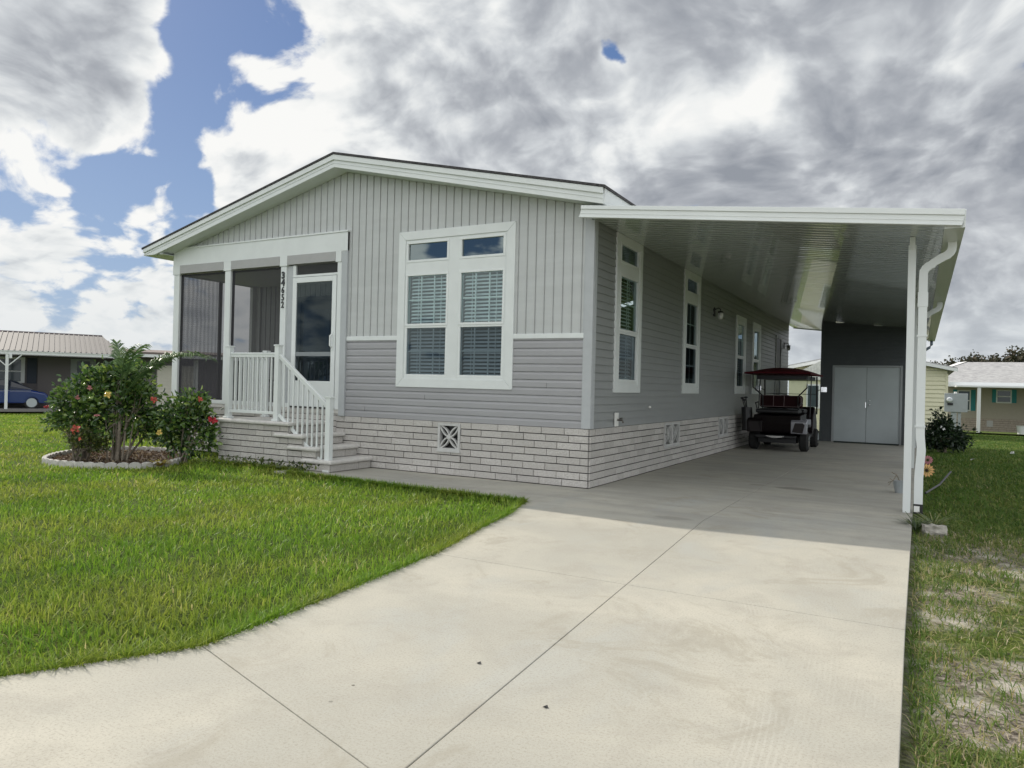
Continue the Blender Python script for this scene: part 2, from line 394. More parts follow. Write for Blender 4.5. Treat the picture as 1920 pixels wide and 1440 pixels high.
def empty(name, loc, label, cat, group=None):
    o = bpy.data.objects.new(name, None); COL.objects.link(o); o.location = loc; o.empty_display_size = .2
    ROOT[o.name] = Vector(loc); o['label'] = label; o['category'] = cat
    if group: o['group'] = group
    return o
def tag(o, label, cat, group=None, kind=None):
    if label: o['label'] = label
    if cat: o['category'] = cat
    if group: o['group'] = group
    if kind: o['kind'] = kind
    return o
def struct(o): o['kind'] = 'structure'; return o

TF = lambda y0: (lambda u, v, w: (u, y0 - w, v))        # wall facing -y
TS = lambda x0: (lambda u, v, w: (x0 + w, u, v))        # wall facing +x
TL = lambda x0: (lambda u, v, w: (x0 - w, u, v))        # wall facing -x
TB = lambda y0: (lambda u, v, w: (u, y0 + w, v))        # wall facing +y

def cells(u0, u1, v0, v1, holes):
    us = sorted({u0, u1} | {max(u0, min(u1, h[i])) for h in holes for i in (0, 1)})
    vs = sorted({v0, v1} | {max(v0, min(v1, h[i])) for h in holes for i in (2, 3)})
    out = []
    for a, b in zip(us, us[1:]):
        col = []
        for c, d in zip(vs, vs[1:]):
            mu, mv = (a + b) / 2, (c + d) / 2
            if any(h[0] < mu < h[1] and h[2] < mv < h[3] for h in holes): continue
            if col and abs(col[-1][3] - c) < 1e-9: col[-1] = (a, b, col[-1][2], d)
            else: col.append((a, b, c, d))
        out += col
    return out
def lap(mb, T, rects, pitch=.105, depth=.016, z00=0., top=None, dutch=False):
    """lapped siding: sawtooth courses. top(u): optional sloping upper limit"""
    for (a, b, c, d) in rects:
        k = math.floor((c - z00) / pitch + 1e-6)
        while z00 + k * pitch < d - 1e-4:
            p0 = z00 + k * pitch; za = max(c, p0); zb = min(d, p0 + pitch)
            if zb - za > .004:
                def w(z): return depth - (depth - .002) * (z - p0) / pitch
                if dutch:
                    zm = p0 + pitch * .62
                    segs = [(za, depth, min(zb, zm), depth)] + ([(zm, depth, zb, .003)] if zb > zm > za else [])
                    if za >= zm: segs = [(za, .003, zb, .003)]
                else: segs = [(za, w(za), zb, w(zb))]
                for (s0, w0, s1, w1) in segs:
                    mb.quad(T(a, s0, w0), T(b, s0, w0), T(b, s1, w1), T(a, s1, w1))
                mb.quad(T(a, za, .0), T(b, za, .0), T(b, za, segs[0][1]), T(a, za, segs[0][1]))
            k += 1
def boards(mb, T, u0, u1, zlo, ztop, holes, pitch=.135):
    """vertical board siding with recessed grooves; ztop(u) gives the raking top"""
    pts = []; k = math.floor(u0 / pitch)
    while k * pitch < u1 + pitch:
        b = k * pitch
        pts += [(b, .012), (b + pitch - .030, .012), (b + pitch - .028, .019), (b + pitch - .019, .019), (b + pitch - .017, .0), (b + pitch - .005, .0), (b + pitch - .0005, .012)]
        k += 1
    extra = [h[i] for h in holes for i in (0, 1)] + [u0, u1, -4.2]
    def wat(u):
        for (a, wa), (b, wb) in zip(pts, pts[1:]):
            if a <= u <= b: return wa + (wb - wa) * (u - a) / max(1e-9, b - a)
        return .012
    P_ = sorted([p for p in pts if u0 < p[0] < u1] + [(e, wat(e)) for e in extra if u0 <= e <= u1])
    for (a, wa), (b, wb) in zip(P_, P_[1:]):
        if b - a < 1e-5: continue
        mu = (a + b) / 2; spans = [(zlo, None)]
        for h in sorted([h for h in holes if h[0] < mu < h[1]], key=lambda h: h[2]):
            lo, _ = spans.pop()
            if h[2] > lo + .001: spans.append((lo, h[2]))
            spans.append((h[3], None))
        for lo, hi in spans:
            ta = ztop(a) if hi is None else hi; tb = ztop(b) if hi is None else hi
            if min(ta, tb) <= lo + .001: continue
            mb.quad(T(a, lo, wa), T(b, lo, wb), T(b, tb, wb), T(a, ta, wa))
def bricks(mb, mo, T, u0, u1, z0, z1, holes=(), L=.335, H=.0945, seed=1, w0=.018, split=.03):
    r = random.Random(seed); n = max(1, round((z1 - z0) / H)); H = (z1 - z0) / n
    for k in range(n):
        a = u0 - (L * .5 if k % 2 else 0)
        while a < u1:
            ll = L * (1 if r.random() > split else r.choice((.55, .75, 1.3))); b = a + ll
            if b - u0 < .07: a = b; continue
            if a < u0 + .07: a = u0
            if u1 - b < .08: b = u1 + .001
            lo, hi = max(a, u0) + .0036, min(b, u1) - .0036; c, d = z0 + k * H + .0058, z0 + (k + 1) * H - .0058
            a = b
            if hi - lo < .03: continue
            for (p, q, s_, t_) in cells(lo, hi, c, d, holes):
                if q - p < .02: continue
                w = w0 + r.uniform(-.004, .006); e = .004
                v = [T(p, s_, -.01), T(q, s_, -.01), T(q, t_, -.01), T(p, t_, -.01), T(p, s_, w - e), T(q, s_, w - e), T(q, t_, w - e), T(p, t_, w - e),
                     T(p + e, s_ + e, w), T(q - e, s_ + e, w), T(q - e, t_ - e, w), T(p + e, t_ - e, w)]
                mb.add(v, [(0, 1, 5, 4), (1, 2, 6, 5), (2, 3, 7, 6), (3, 0, 4, 7), (4, 5, 9, 8), (5, 6, 10, 9), (6, 7, 11, 10), (7, 4, 8, 11), (8, 9, 10, 11)])
    for (p, q, s_, t_) in cells(u0, u1, z0, z1, holes):
        mo.quad(T(p, s_, .004), T(q, s_, .004), T(q, t_, .004), T(p, t_, .004))
def slab(mb, T, u0, u1, v0, v1, w0, w1): return mb.box(u0, u1, v0, v1, w0, w1, T)

# ------------------------------------------------------------------ ground, slabs
def gz(x, y):
    d = math.hypot(x - CAM[0], y - CAM[1]); return -.0275 * max(0., min(d, 80) - 19) if d > 19 else 0.
def make_ground():
    xs = sorted(set([-900, -400, -200, -120, -80] + [x for x in range(-60, 61, 3)] + [80, 120, 200, 400, 900] + [3.64, 3.66, 3.70, 4.2, 5.0]))
    ys = sorted(set([-60, -30, -15] + [y for y in range(-12, 72, 3)] + [80, 100, 140, 200, 400, 900] + [-1.2, .4]))
    mb = MB(); nx = len(xs)
    for y in ys:
        for x in xs:
            z = gz(x, y) - .025
            if 3.65 < x < 5.5 and y < 14: z -= .045
            mb.v.append((x, y, z))
    for j in range(len(ys) - 1):
        for i in range(nx - 1): mb.f.append((j * nx + i, j * nx + i + 1, (j + 1) * nx + i + 1, (j + 1) * nx + i))
    o = mb.build('ground', GROUND, fix=False); struct(o)
make_ground()
LEFT = [(-.16, -1.42), (.108, -2.30), (.254, -3.05), (.407, -3.71), (.50, -4.1), (.588, -4.93), (.682, -5.91), (.706, -6.34)]
def make_drive():
    g = .002
    jl = lambda y: 1.85 + max(0, -1.44 - y) * .072                       # the long joint, kinks at the carport mouth
    panels = []
    cross = -4.1
    panels.append([(-.16 + g, -1.42), (.108, -2.30), (.254, -3.05), (.407, -3.71), (.49, cross + g), (jl(cross) - g, cross + g), (jl(-1.44) - g, -1.44), (1.85 - g, 13.2), (.02, 13.2), (.02, -.03), (g, -.03)])
    panels.append([(jl(-1.44) + g, -1.44), (jl(cross) + g, cross + g), (3.665, cross + g), (3.66, 13.2), (1.85 + g, 13.2)])
    panels.append([(.50, cross - g), (.588, -4.93), (.682, -5.91), (.706, -6.33), (jl(-6.8) - g, -6.812), (jl(cross) - g, cross - g)])
    panels.append([(jl(cross) + g, cross - g), (jl(-6.82) + g, -6.82), (2.5, -9.6), (3.69, -9.6), (3.665, cross - g)])
    panels.append([(.704, -6.334), (.31, -7.03), (-.3, -8.2), (-2, -11), (2.45, -11), (2.48, -9.6), (jl(-6.82) - g, -6.816)])
    # sidewalk to the steps
    panels.append([(-g, -.03), (-g - .16, -1.42), (-1.2, -1.40), (-1.2, -.03)])
    panels.append([(-1.21, -.03), (-1.21, -1.40), (-2.4, -1.34), (-2.4, -.03)])
    panels.append([(-2.41, -.03), (-2.41, -1.34), (-4.3, -1.26), (-4.3, -.03)])
    mb = MB()
    for p in panels:
        mb.prism(p, -.12, 0., lambda u, v, w: (u, v, w))
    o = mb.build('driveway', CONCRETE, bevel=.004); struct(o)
    q = MB().quad((-4.3, -1.2, -.02), (-.2, -1.35, -.02), (.6, -4.1, -.02), (.69, -6.3, -.02), (-1.9, -10.9, -.02), (3.6, -10.9, -.02), (3.6, 13.1, -.02), (0, 13.1, -.02), (-4.3, 0, -.02))
    struct(q.build('driveway_joints', JOINT))
make_drive()

# ------------------------------------------------------------------ grass
def inpoly(x, y, poly):
    r = np.zeros(len(x), bool); n = len(poly)
    for i in range(n):
        x0, y0 = poly[i]; x1, y1 = poly[(i + 1) % n]
        if y0 == y1: continue
        c = ((y0 > y) != (y1 > y)) & (x < (x1 - x0) * (y - y0) / (y1 - y0) + x0); r ^= c
    return r
def vnoise(x, y, s, seed):
    g = np.random.default_rng(seed).random((64, 64)); u = (x / s) % 64; v = (y / s) % 64
    i = u.astype(int); j = v.astype(int); fu = u - i; fv = v - j; fu = fu * fu * (3 - 2 * fu); fv = fv * fv * (3 - 2 * fv)
    i1 = (i + 1) % 64; j1 = (j + 1) % 64
    return (g[i, j] * (1 - fu) + g[i1, j] * fu) * (1 - fv) + (g[i, j1] * (1 - fu) + g[i1, j1] * fu) * fv
def blades(name, material, x, y, z, L, Wd, lean, val, label, cat='grass'):
    n = len(x); a = rng.random(n) * 2 * np.pi; ln = lean * rng.random(n)
    dxy = np.stack([np.cos(a), np.sin(a)], 1); sd = np.stack([-np.sin(a), np.cos(a)], 1)
    tw = rng.random(n) * 1.2; sd = sd * np.cos(tw)[:, None] + dxy * np.sin(tw)[:, None]
    B = np.stack([x, y, z], 1); V = np.zeros((n, 5, 3))
    def P_(t, wf, off):
        p = B.copy(); h = L * t * (1 - .25 * ln * t); r = L * ln * t * t
        p[:, 2] += h; p[:, :2] += dxy * r[:, None] + sd * (off * Wd * wf / 2)[:, None]; return p
    V[:, 0] = P_(0, 1, -1); V[:, 1] = P_(0, 1, 1); V[:, 2] = P_(.55, .9, -1); V[:, 3] = P_(.55, .9, 1); V[:, 4] = P_(1, 0, 0)
    me = bpy.data.meshes.new(name); me.vertices.add(n * 5); me.vertices.foreach_set('co', V.reshape(-1))
    base = (np.arange(n) * 5)[:, None]
    lp = (base + np.array([[0, 1, 3, 2, 2, 3, 4]])).reshape(-1)
    me.loops.add(len(lp)); me.loops.foreach_set('vertex_index', lp.astype(np.int32))
    st = (np.arange(n) * 7)[:, None] + np.array([[0, 4]]); me.polygons.add(n * 2)
    me.polygons.foreach_set('loop_start', st.reshape(-1).astype(np.int32))
    at = me.attributes.new('v', 'FLOAT', 'POINT'); at.data.foreach_set('value', np.repeat(val, 5).astype(np.float32))
    me.update(calc_edges=True); me.materials.append(material)
    o = bpy.data.objects.new(name, me); COL.objects.link(o); tag(o, label, cat, kind='stuff'); return o
BEDC = [(-7.6, -2.62), (-8.25, -2.1), (-8.62, -1.5), (-8.6, -.85), (-8.0, -.5), (-7.2, -.62), (-6.5, -1.1), (-5.98, -1.8), (-6.3, -2.4), (-6.96, -2.66)]
def scatter(n_try, x0, x1, y0, y1, dens):
    x = x0 + rng.random(n_try) * (x1 - x0); y = y0 + rng.random(n_try) * (y1 - y0)
    rho = dens(x, y); dmax = n_try / ((x1 - x0) * (y1 - y0)); k = rng.random(n_try) < rho / dmax
    return x[k], y[k]
NOGO = [[(-3.9, -1.24), (-1.2, -1.36), (-.12, -1.39), (.108 + .03, -2.30), (.284, -3.05), (.437, -3.71), (.53, -4.1), (.615, -4.93), (.71, -5.91), (.735, -6.34), (.34, -7.03), (-.27, -8.2), (-2, -11), (4, -11), (3.64, -4), (3.64, 13.3), (3.64, 17.5), (-8.35, 17.5), (-8.35, -.0), (-5.97, -.0), (-5.97, -.94), (-3.9, -.94)], BEDC]
def cdist(x, y): return np.hypot(x - CAM[0], y - CAM[1])
def vis(x, y):
    dxx, dyy = x - CAM[0], y - CAM[1]; dep = dxx * F_[0] + dyy * F_[1]; lat = dxx * R_[0] + dyy * R_[1]
    return (dep > .8) & (np.abs(lat) < dep * .80 + .7)
def ground_z(x, y):
    d = cdist(x, y); z = -.0275 * np.maximum(0, np.minimum(d, 80) - 19) - .03
    return np.where((x > 3.65) & (y < 14), z - .04 * np.clip((5.5 - x) / .5, 0, 1), z)
def lawn_part(x0, x1, y0, y1, n, rho0, w0, right=False):
    def dens(x, y):
        d = cdist(x, y); r = np.minimum(9000, rho0 / np.maximum(d, 1) ** 1.25)
        ok = vis(x, y)
        for p in NOGO: ok &= ~inpoly(x, y, p)
        r = r * (.65 + .7 * vnoise(x, y, .35, 3)) * ok
        if right:
            near = np.clip((.2 - y) / 1.6, 0, 1); nn = .55 * vnoise(x + 9, y, .5, 5) + .45 * vnoise(x, y, .17, 6)
            edge = np.exp(-(x - 3.7) / .12) * .25
            r = r * (1 - near) + r * near * np.clip((nn + edge - .40) * 4.5, .16, 1)
        return r
    return scatter(n, x0, x1, y0, y1, dens)
def lawn():
    segs = [lawn_part(-7, 1, -8.5, -1, 420000, 17000, 0), lawn_part(-20, -4, -9, 8, 700000, 11500, 0), lawn_part(-46, -9, -6, 26, 700000, 11000, 0)]
    # keep the three scatter boxes from overlapping
    xs, ys = [], []
    (x, y) = segs[0]; xs.append(x); ys.append(y)
    (x, y) = segs[1]; k = ~((x > -7) & (y < -1) & (y > -8.5)); xs.append(x[k]); ys.append(y[k])
    (x, y) = segs[2]; k = ~((x > -20) & (y < 8)); xs.append(x[k]); ys.append(y[k])
    x = np.concatenate(xs); y = np.concatenate(ys); d = cdist(x, y); z = ground_z(x, y)
    L = (.042 + .045 * rng.random(len(x)) ** 1.5) * (1 + .35 * (vnoise(x, y, .4, 11) - .5)) * np.clip(1.15 - d / 60, .8, 1.1)
    Wd = .0060 * np.maximum(1, d / 5.5) * (.55 + .9 * rng.random(len(x)))
    val = np.clip(rng.beta(2.2, 2.8, len(x)) + .35 * (vnoise(x, y, .6, 21) - .5) + (rng.random(len(x)) > .985) * .5, 0, 1)
    blades('lawn_grass', BLADE, x, y, z, L, Wd, 1.25, val, 'mown green lawn grass left of the driveway in front of the house')
    # fringe hanging over the slab edge
    px, py = [], []
    for (a, b), nb in (((LEFT[i], LEFT[i + 1]), 900) for i in range(len(LEFT) - 1)):
        L0 = math.hypot(b[0] - a[0], b[1] - a[1]); k = int(L0 * 900); t = rng.random(k)
        px.append(a[0] + (b[0] - a[0]) * t - .035 * rng.random(k) + .012); py.append(a[1] + (b[1] - a[1]) * t)
    for a, b in (((.70, -6.36), (.31, -7.03)), ((.31, -7.03), (-.3, -8.2)), ((-4.0, -1.27), (-1.2, -1.40)), ((-1.2, -1.40), (-.16, -1.42)), ((-6.0, -.98), (-4.0, -.98))):
        L0 = math.hypot(b[0] - a[0], b[1] - a[1]); k = int(L0 * 800); t = rng.random(k)
        px.append(a[0] + (b[0] - a[0]) * t - .02 * rng.random(k)); py.append(a[1] + (b[1] - a[1]) * t - .03 * rng.random(k))
    x = np.concatenate(px); y = np.concatenate(py); d = cdist(x, y)
    blades('edge_grass', BLADE, x, y, np.full(len(x), -.03), .07 + .045 * rng.random(len(x)), .0050 * np.maximum(1, d / 5.5), 1.5, rng.beta(2, 3.4, len(x)), 'longer dark grass blades fringing the slab edges of the left lawn')
    # right side
    A = lawn_part(3.69, 6.5, -7.5, .5, 300000, 21000, 0, True); B = lawn_part(3.69, 13, .5, 45, 520000, 14500, 0, True)
    x = np.concatenate([A[0], B[0]]); y = np.concatenate([A[1], B[1]]); d = cdist(x, y); z = ground_z(x, y)
    near = np.clip((.4 - y) / 1.5, 0, 1)
    L = (.045 + .035 * rng.random(len(x))) * (1 - .25 * near * rng.random(len(x)))
    Wd = .0046 * np.maximum(1, d / 5.0) * (.6 + .7 * rng.random(len(x)))
    val = np.clip(rng.beta(2, 3, len(x)) + near * (.45 * vnoise(x, y, .3, 31) - .10) + (rng.random(len(x)) < .10 * near) * .4, 0, 1)
    blades('side_lawn_grass', BLADE2, x, y, z, L, Wd * 1.25, 2.0, val, 'patchy grass strip right of the driveway, thin and sandy towards the front')
    # dead straw lying on the sand
    n = 15000; x = 3.72 + rng.random(n) ** .9 * 2.6; y = -7.4 + rng.random(n) * 7.4
    blades('straw_litter', BLADE2, x, y, np.full(len(x), -.064), .015 + .04 * rng.random(n), .0035 + .003 * rng.random(n), 3.6, np.clip(.75 + .3 * rng.random(n), 0, 1), 'dead straw and thatch lying on the sandy strip', 'straw')
lawn()

# ------------------------------------------------------------------ the house
def ztop(x): return 4.775 - .2248 * (x + 4.2) if x > -4.2 else 4.775 - .2456 * (-4.2 - x)
def zsof(x): return ztop(x) - .19
BACK = 15.97
house = empty('manufactured_house', (-4.15, 8, 0), 'grey vinyl sided manufactured house with white trim, screened corner porch and pale block skirting', 'house')
PX0, PX1 = -8.3, -4.235     # porch opening in the front
FW = (-3.13, -1.14, 1.245, 3.545)
def front():
    T = TF(0.)
    hole = [(FW[0] + .05, FW[1] - .05, FW[2] + .05, FW[3] - .05), (PX0, PX1, 0, 3.6)]
    mb = MB(); boards(mb, T, -8.3, 0., 2.0, zsof, hole); mb.build('board_and_batten_gable', LTGREY, house)
    mb = MB(); lap(mb, T, cells(-4.235, -.0, .765, 1.94, hole), z00=.765, dutch=True, depth=.02); mb.build('lower_siding', MIDGREY, house)
    mb = MB(); b = MB()
    hv = [(-2.345, -1.965, .35, .74)]
    bricks(mb, b, T, -4.3, .0, 0., .765, hv, seed=3); o = mb.build('skirting', BRICK, house)
    b.build('mortar', MORTAR, o)
    # left of the steps
    mb = MB(); b = MB(); bricks(mb, b, T, -5.97, -4.3, .5, .77, (), seed=9); o = mb.build('skirting', BRICK, house); b.build('mortar', MORTAR, o)
    mb = MB(); b = MB(); bricks(mb, b, T, -8.3, -5.97, 0., .765, (), seed=8); o = mb.build('skirting', BRICK, house); b.build('mortar', MORTAR, o)
    for (x, z) in ((-3.72, .86), (-2.6, 1.07), (-.62, 1.28)):
        MB().box(x - .001, x + .001, -.0225, -.018, z, z + .07).build('siding_seam', MORTAR, house)
    # trims
    MB().box(-4.12, -3.13, -.030, -.0, 1.94, 2.005).build('band_trim', WHITE, house, bevel=.003)
    MB().box(-1.14, -.10, -.030, -.0, 1.94, 2.005).build('band_trim', WHITE, house, bevel=.003)
    mb = MB().box(-.105, .022, -.026, .0, .765, 3.46).box(.0, .026, .0, .09, .765, 3.46)
    mb.box(-.112, -.105, -.020, 0, .765, 3.6)
    mb.build('corner_trim', CORNER, house, bevel=.004)
front()
def vent(T, u0, u1, v0, v1, n=1):
    mb = MB(); fr = .035
    w = (u1 - u0) / n
    for k in range(n):
        a, b = u0 + k * w, u0 + (k + 1) * w
        slab(mb, T, a, b, v0, v0 + fr, -.05, .03); slab(mb, T, a, b, v1 - fr, v1, -.05, .03)
        slab(mb, T, a, a + fr, v0 + fr, v1 - fr, -.05, .03); slab(mb, T, b - fr, b, v0 + fr, v1 - fr, -.05, .03)
        cu, cv = (a + b) / 2, (v0 + v1) / 2; hu, hv = w / 2 - fr * .7, (v1 - v0) / 2 - fr * .7
        for su in (-1, 1):
            for sv in (-1, 1):
                for c in ((.10, .66), (.66, .10)):
                    pts = []
                    for i in range(9):
                        t = i / 8; x = 2 * t * (1 - t) * c[0] + t * t; y = 2 * t * (1 - t) * c[1] + t * t
                        pts.append((cu + su * hu * x, cv + sv * hv * y))
                    for (p, q) in zip(pts, pts[1:]):
                        A = Vector(T(p[0], p[1], -.008)); Bv = Vector(T(q[0], q[1], -.008)); dn = (Vector(T(0, 0, 1)) - Vector(T(0, 0, 0)))
                        mb.obox(A, Bv, .020, .05, up=dn)
        mb.prism([(cu + .035 * math.cos(i * .785), cv + .035 * math.sin(i * .785)) for i in range(8)], -.04, .027, T)
    slab(mb, T, u0 - .01, u1 + .01, v0 - .022, v0 - .001, -.02, .04)
    o = mb.build('vent_block', VENTC, house, smooth=False)
    q = MB(); q.quad(T(u0, v0, -.055), T(u1, v0, -.055), T(u1, v1, -.055), T(u0, v1, -.055)); q.build('vent_void', BLACK, o)
vent(TF(0), -2.345, -1.965, .35, .74); vent(TS(0), 3.12, 3.98, .35, .74, 2); vent(TS(0), 6.86, 7.68, .35, .74, 2)

def window(T, u0, u1, v0, v1, panes, trim=.115, blinds=(), grid=(), frame_mat=None, label=None):
    """panes: (u0,u1,v0,v1,kind). Trim boards, sashes, glass, blinds and grilles as sub-parts of one window."""
    mb = MB(); holes = [(p[0] - .035, p[1] + .035, p[2] - .035, p[3] + .035) for p in panes]
    for (a, b, c, d) in cells(u0 + trim, u1 - trim, v0 + trim, v1 - trim, holes): slab(mb, T, a, b, c, d, -.03, .020)
    # mitred casing
    e = .003
    for (q, up) in (([(u0, v0), (u1, v0), (u1 - trim, v0 + trim), (u0 + trim, v0 + trim)], 0), ([(u0, v1), (u1, v1), (u1 - trim, v1 - trim), (u0 + trim, v1 - trim)], 0)):
        mb.prism(q, -.0, .034, T)
    for q in ([(u0, v0 + e), (u0 + trim, v0 + trim + e), (u0 + trim, v1 - trim - e), (u0, v1 - e)], [(u1, v0 + e), (u1 - trim, v0 + trim + e), (u1 - trim, v1 - trim - e), (u1, v1 - e)]):
        mb.prism(q, -.0, .033, T)
    w = mb.build('window', frame_mat or WHITE, house, bevel=.002)
    if label: w['label'] = label
    for (a, b, c, d, kind) in panes:
        f = MB(); t = .035
        for (x0, x1, y0, y1) in ((a - t, b + t, c - t, c), (a - t, b + t, d, d + t), (a - t, a, c, d), (b, b + t, c, d)): slab(f, T, x0, x1, y0, y1, -.05, .026 if kind != 'low' else .018)
        f.build('sash_frame', WHITEB, w, bevel=.003)
        q = MB(); q.quad(T(a, c, -.004), T(b, c, -.004), T(b, d, -.004), T(a, d, -.004))
        q.build('pane', GLASSD if kind == 'low' else (GLASST if kind == 'tint' else GLASS), w)
        if kind in ('up', 'low') and grid:
            f = MB(); nu, nv = grid
            for i in range(1, nu): x = a + (b - a) * i / nu; slab(f, T, x - .009, x + .009, c, d, -.022, -.012)
            for i in range(1, nv): y = c + (d - c) * i / nv; slab(f, T, a, b, y - .009, y + .009, -.0215, -.0125)
            f.build('grille', WHITEB, w)
    for (a, b, c, d, tilt) in blinds:
        f = MB(); z = d
        while z > c:
            p = [T(a, z, -.060), T(b, z, -.060), T(b, z + .055 * tilt, -.095), T(a, z + .055 * tilt, -.095)]
            f.quad(*p); z -= .052
        for x in (a + (b - a) * .2, a + (b - a) * .8): slab(f, T, x - .004, x + .004, c, d, -.066, -.062)
        f.build('blind', BLIND, w, fix=False)
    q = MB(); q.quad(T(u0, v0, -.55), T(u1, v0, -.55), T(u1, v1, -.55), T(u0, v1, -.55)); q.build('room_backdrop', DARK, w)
gl = ((-2.96, -2.265), (-2.014, -1.331))
window(TF(0), *FW, [(a, b, 3.12, 3.36, 'tint') for a, b in gl] + [(a, b, 2.18, 2.885, 'up') for a, b in gl] + [(a, b, 1.435, 2.115, 'low') for a, b in gl],
       trim=.125, blinds=[(a + .01, b - .01, 1.4, 2.88, .55) for a, b in gl], grid=(3, 2), label='double window with two transoms and white blinds in the gable wall')
for (a, b, nm) in ((.77, 1.83, 1), (4.09, 5.17, 2)):
    window(TS(0), a, b, 1.24, 3.455, [(a + .195, b - .17, 3.10, 3.325, 'tint'), (a + .195, b - .17, 2.14, 2.88, 'up'), (a + .195, b - .17, 1.43, 2.07, 'low')], trim=.11, grid=(2, 2),
           blinds=[(a + .2, b - .18, 1.42, 2.88, .5)] if nm == 1 else [], label=('tall side window with transom nearest the front corner' if nm == 1 else 'tall side window with transom beside the wall lamp'))
for (a, b, nm) in ((8.32, 9.38, 3), (10.2, 11.22, 4)):
    window(TS(0), a, b, 1.25, 3.06, [(a + .20, b - .18, 2.14, 2.86, 'up'), (a + .20, b - .18, 1.43, 2.07, 'low')], trim=.11, grid=(2, 2) if nm == 3 else (),
           blinds=[(a + .2, b - .18, 1.42, 2.85, .4)] if nm == 3 else [])
def side():
    T = TS(0.)
    holes = [(.82, 1.78, 1.29, 3.47), (4.14, 5.12, 1.29, 3.47), (8.37, 9.33, 1.3, 3.01), (10.25, 11.17, 1.3, 3.01), (13.6, 14.5, .8, 2.98)]
    mb = MB(); lap(mb, T, cells(.09, BACK, .765, 3.58, holes), z00=.765); mb.build('side_siding', SHADEGREY, house)
    mb = MB(); b = MB(); bricks(mb, b, T, 0., BACK, 0., .765, [(3.12, 3.98, .33, .74), (6.86, 7.68, .33, .74)], seed=5, split=.12)
    o = mb.build('skirting', BRICK, house); b.build('mortar', MORTAR, o)
    mb = MB(); T = TL(PX0)
    lap(mb, T, cells(1.9, BACK, .765, 3.58, []), z00=.765); mb.build('side_siding', SHADEGREY, house)
    mb = MB(); b = MB(); bricks(mb, b, T, 0., BACK, 0., .765, [], seed=6); o = mb.build('skirting', BRICK, house); b.build('mortar', MORTAR, o)
    mb = MB(); mb.quad((PX0, BACK, 0), (0, BACK, 0), (0, BACK, 3.6), (-4.2, BACK, 4.55), (PX0, BACK, 3.6)); mb.build('back_wall', SHADEGREY, house)
    # side door far back, with its frame
    T = TS(0.); mb = MB()
    for (a, b, c, d) in ((13.6, 13.68, .8, 2.98), (14.42, 14.5, .8, 2.98), (13.68, 14.42, 2.9, 2.98)): slab(mb, T, a, b, c, d, -.05, .03)
    o = MB(); slab(o, T, 13.68, 14.42, .8, 2.9, -.05, .012); dr = o.build('side_door', mat('dark_door', (.07, .075, .085), .5), house); mb.build('door_frame', TRIMGREY, dr)
    MB().ell((.05, 13.8, 1.85), .03, .03, .03).build('knob', CHROME, dr, smooth=True)
side()
def roof():
    mb = MB()
    # shingle deck with thickness
    prof = [(-8.84, ztop(-8.84) + .004), (-4.2, 4.779), (.275, ztop(.275) + .004), (.275, ztop(.275) + .034), (-4.2, 4.812), (-8.84, ztop(-8.84) + .034)]
    mb.prism(prof, -.345, BACK + .4, lambda u, v, w: (u, w, v)); rf = mb.build('roof', SHINGLE, house)
    f = MB(); A = lambda u, v, w: (u, w, v)
    L, R = -8.81, .244
    # rake fascia: proud upper band and lower band; left end cut level
    f.prism([(L, ztop(L)), (-4.2, 4.775), (R, ztop(R)), (R, ztop(R) - .075), (-4.2, 4.698), (L, ztop(L) - .068)], -.335, -.305, A)
    lo = .19; zc = ztop(L) - .115
    xl = -4.2 - (4.775 - lo - zc) / .2456
    f.prism([(L, ztop(L) - .068), (-4.2, 4.698), (R, ztop(R) - .075), (R, ztop(R) - .2), (-4.2, 4.775 - lo), (xl, zc), (L, zc)], -.313, -.285, A)
    f.prism([(L, ztop(L) - .105), (-4.2, 4.655), (R, ztop(R) - .125), (R, ztop(R) - .135), (-4.2, 4.645), (L, ztop(L) - .11)], -.319, -.3125, A)
    f.build('rake_fascia', WHITE, rf, bevel=.003)
    MB().box(R - .02, R + .01, -.285, BACK + .38, ztop(R) - .20, ztop(R)).build('eave_fascia', WHITE, rf, bevel=.003); MB().box(L - .01, L + .02, -.285, BACK + .38, zc, ztop(L)).build('eave_fascia', WHITE, rf, bevel=.003)
    s = MB()
    xs = [-8.8, xl, -6.4, -4.2, -2, 0.0, R - .02]; zz = lambda x: max(zc + .004, zsof(x) + .003)
    for a, b in zip(xs, xs[1:]): s.quad((a, -.286, zz(a)), (b, -.286, zz(b)), (b, .0, zz(b)), (a, .0, zz(a)))
    s.box(-8.8, -8.3, -.284, BACK + .3, zc + .003, zc + .012); s.box(.0, R - .02, 0., BACK + .3, zsof(R), zsof(R) + .01)
    # little boxed return at both rake ends
    s.prism([(L, zc - .0), (xl + .1, zc), (xl + .22, zsof(xl + .22)), (L, ztop(L) - .02)], -.284, -.262, A)
    s.build('soffit', SOFFIT, rf)
roof()
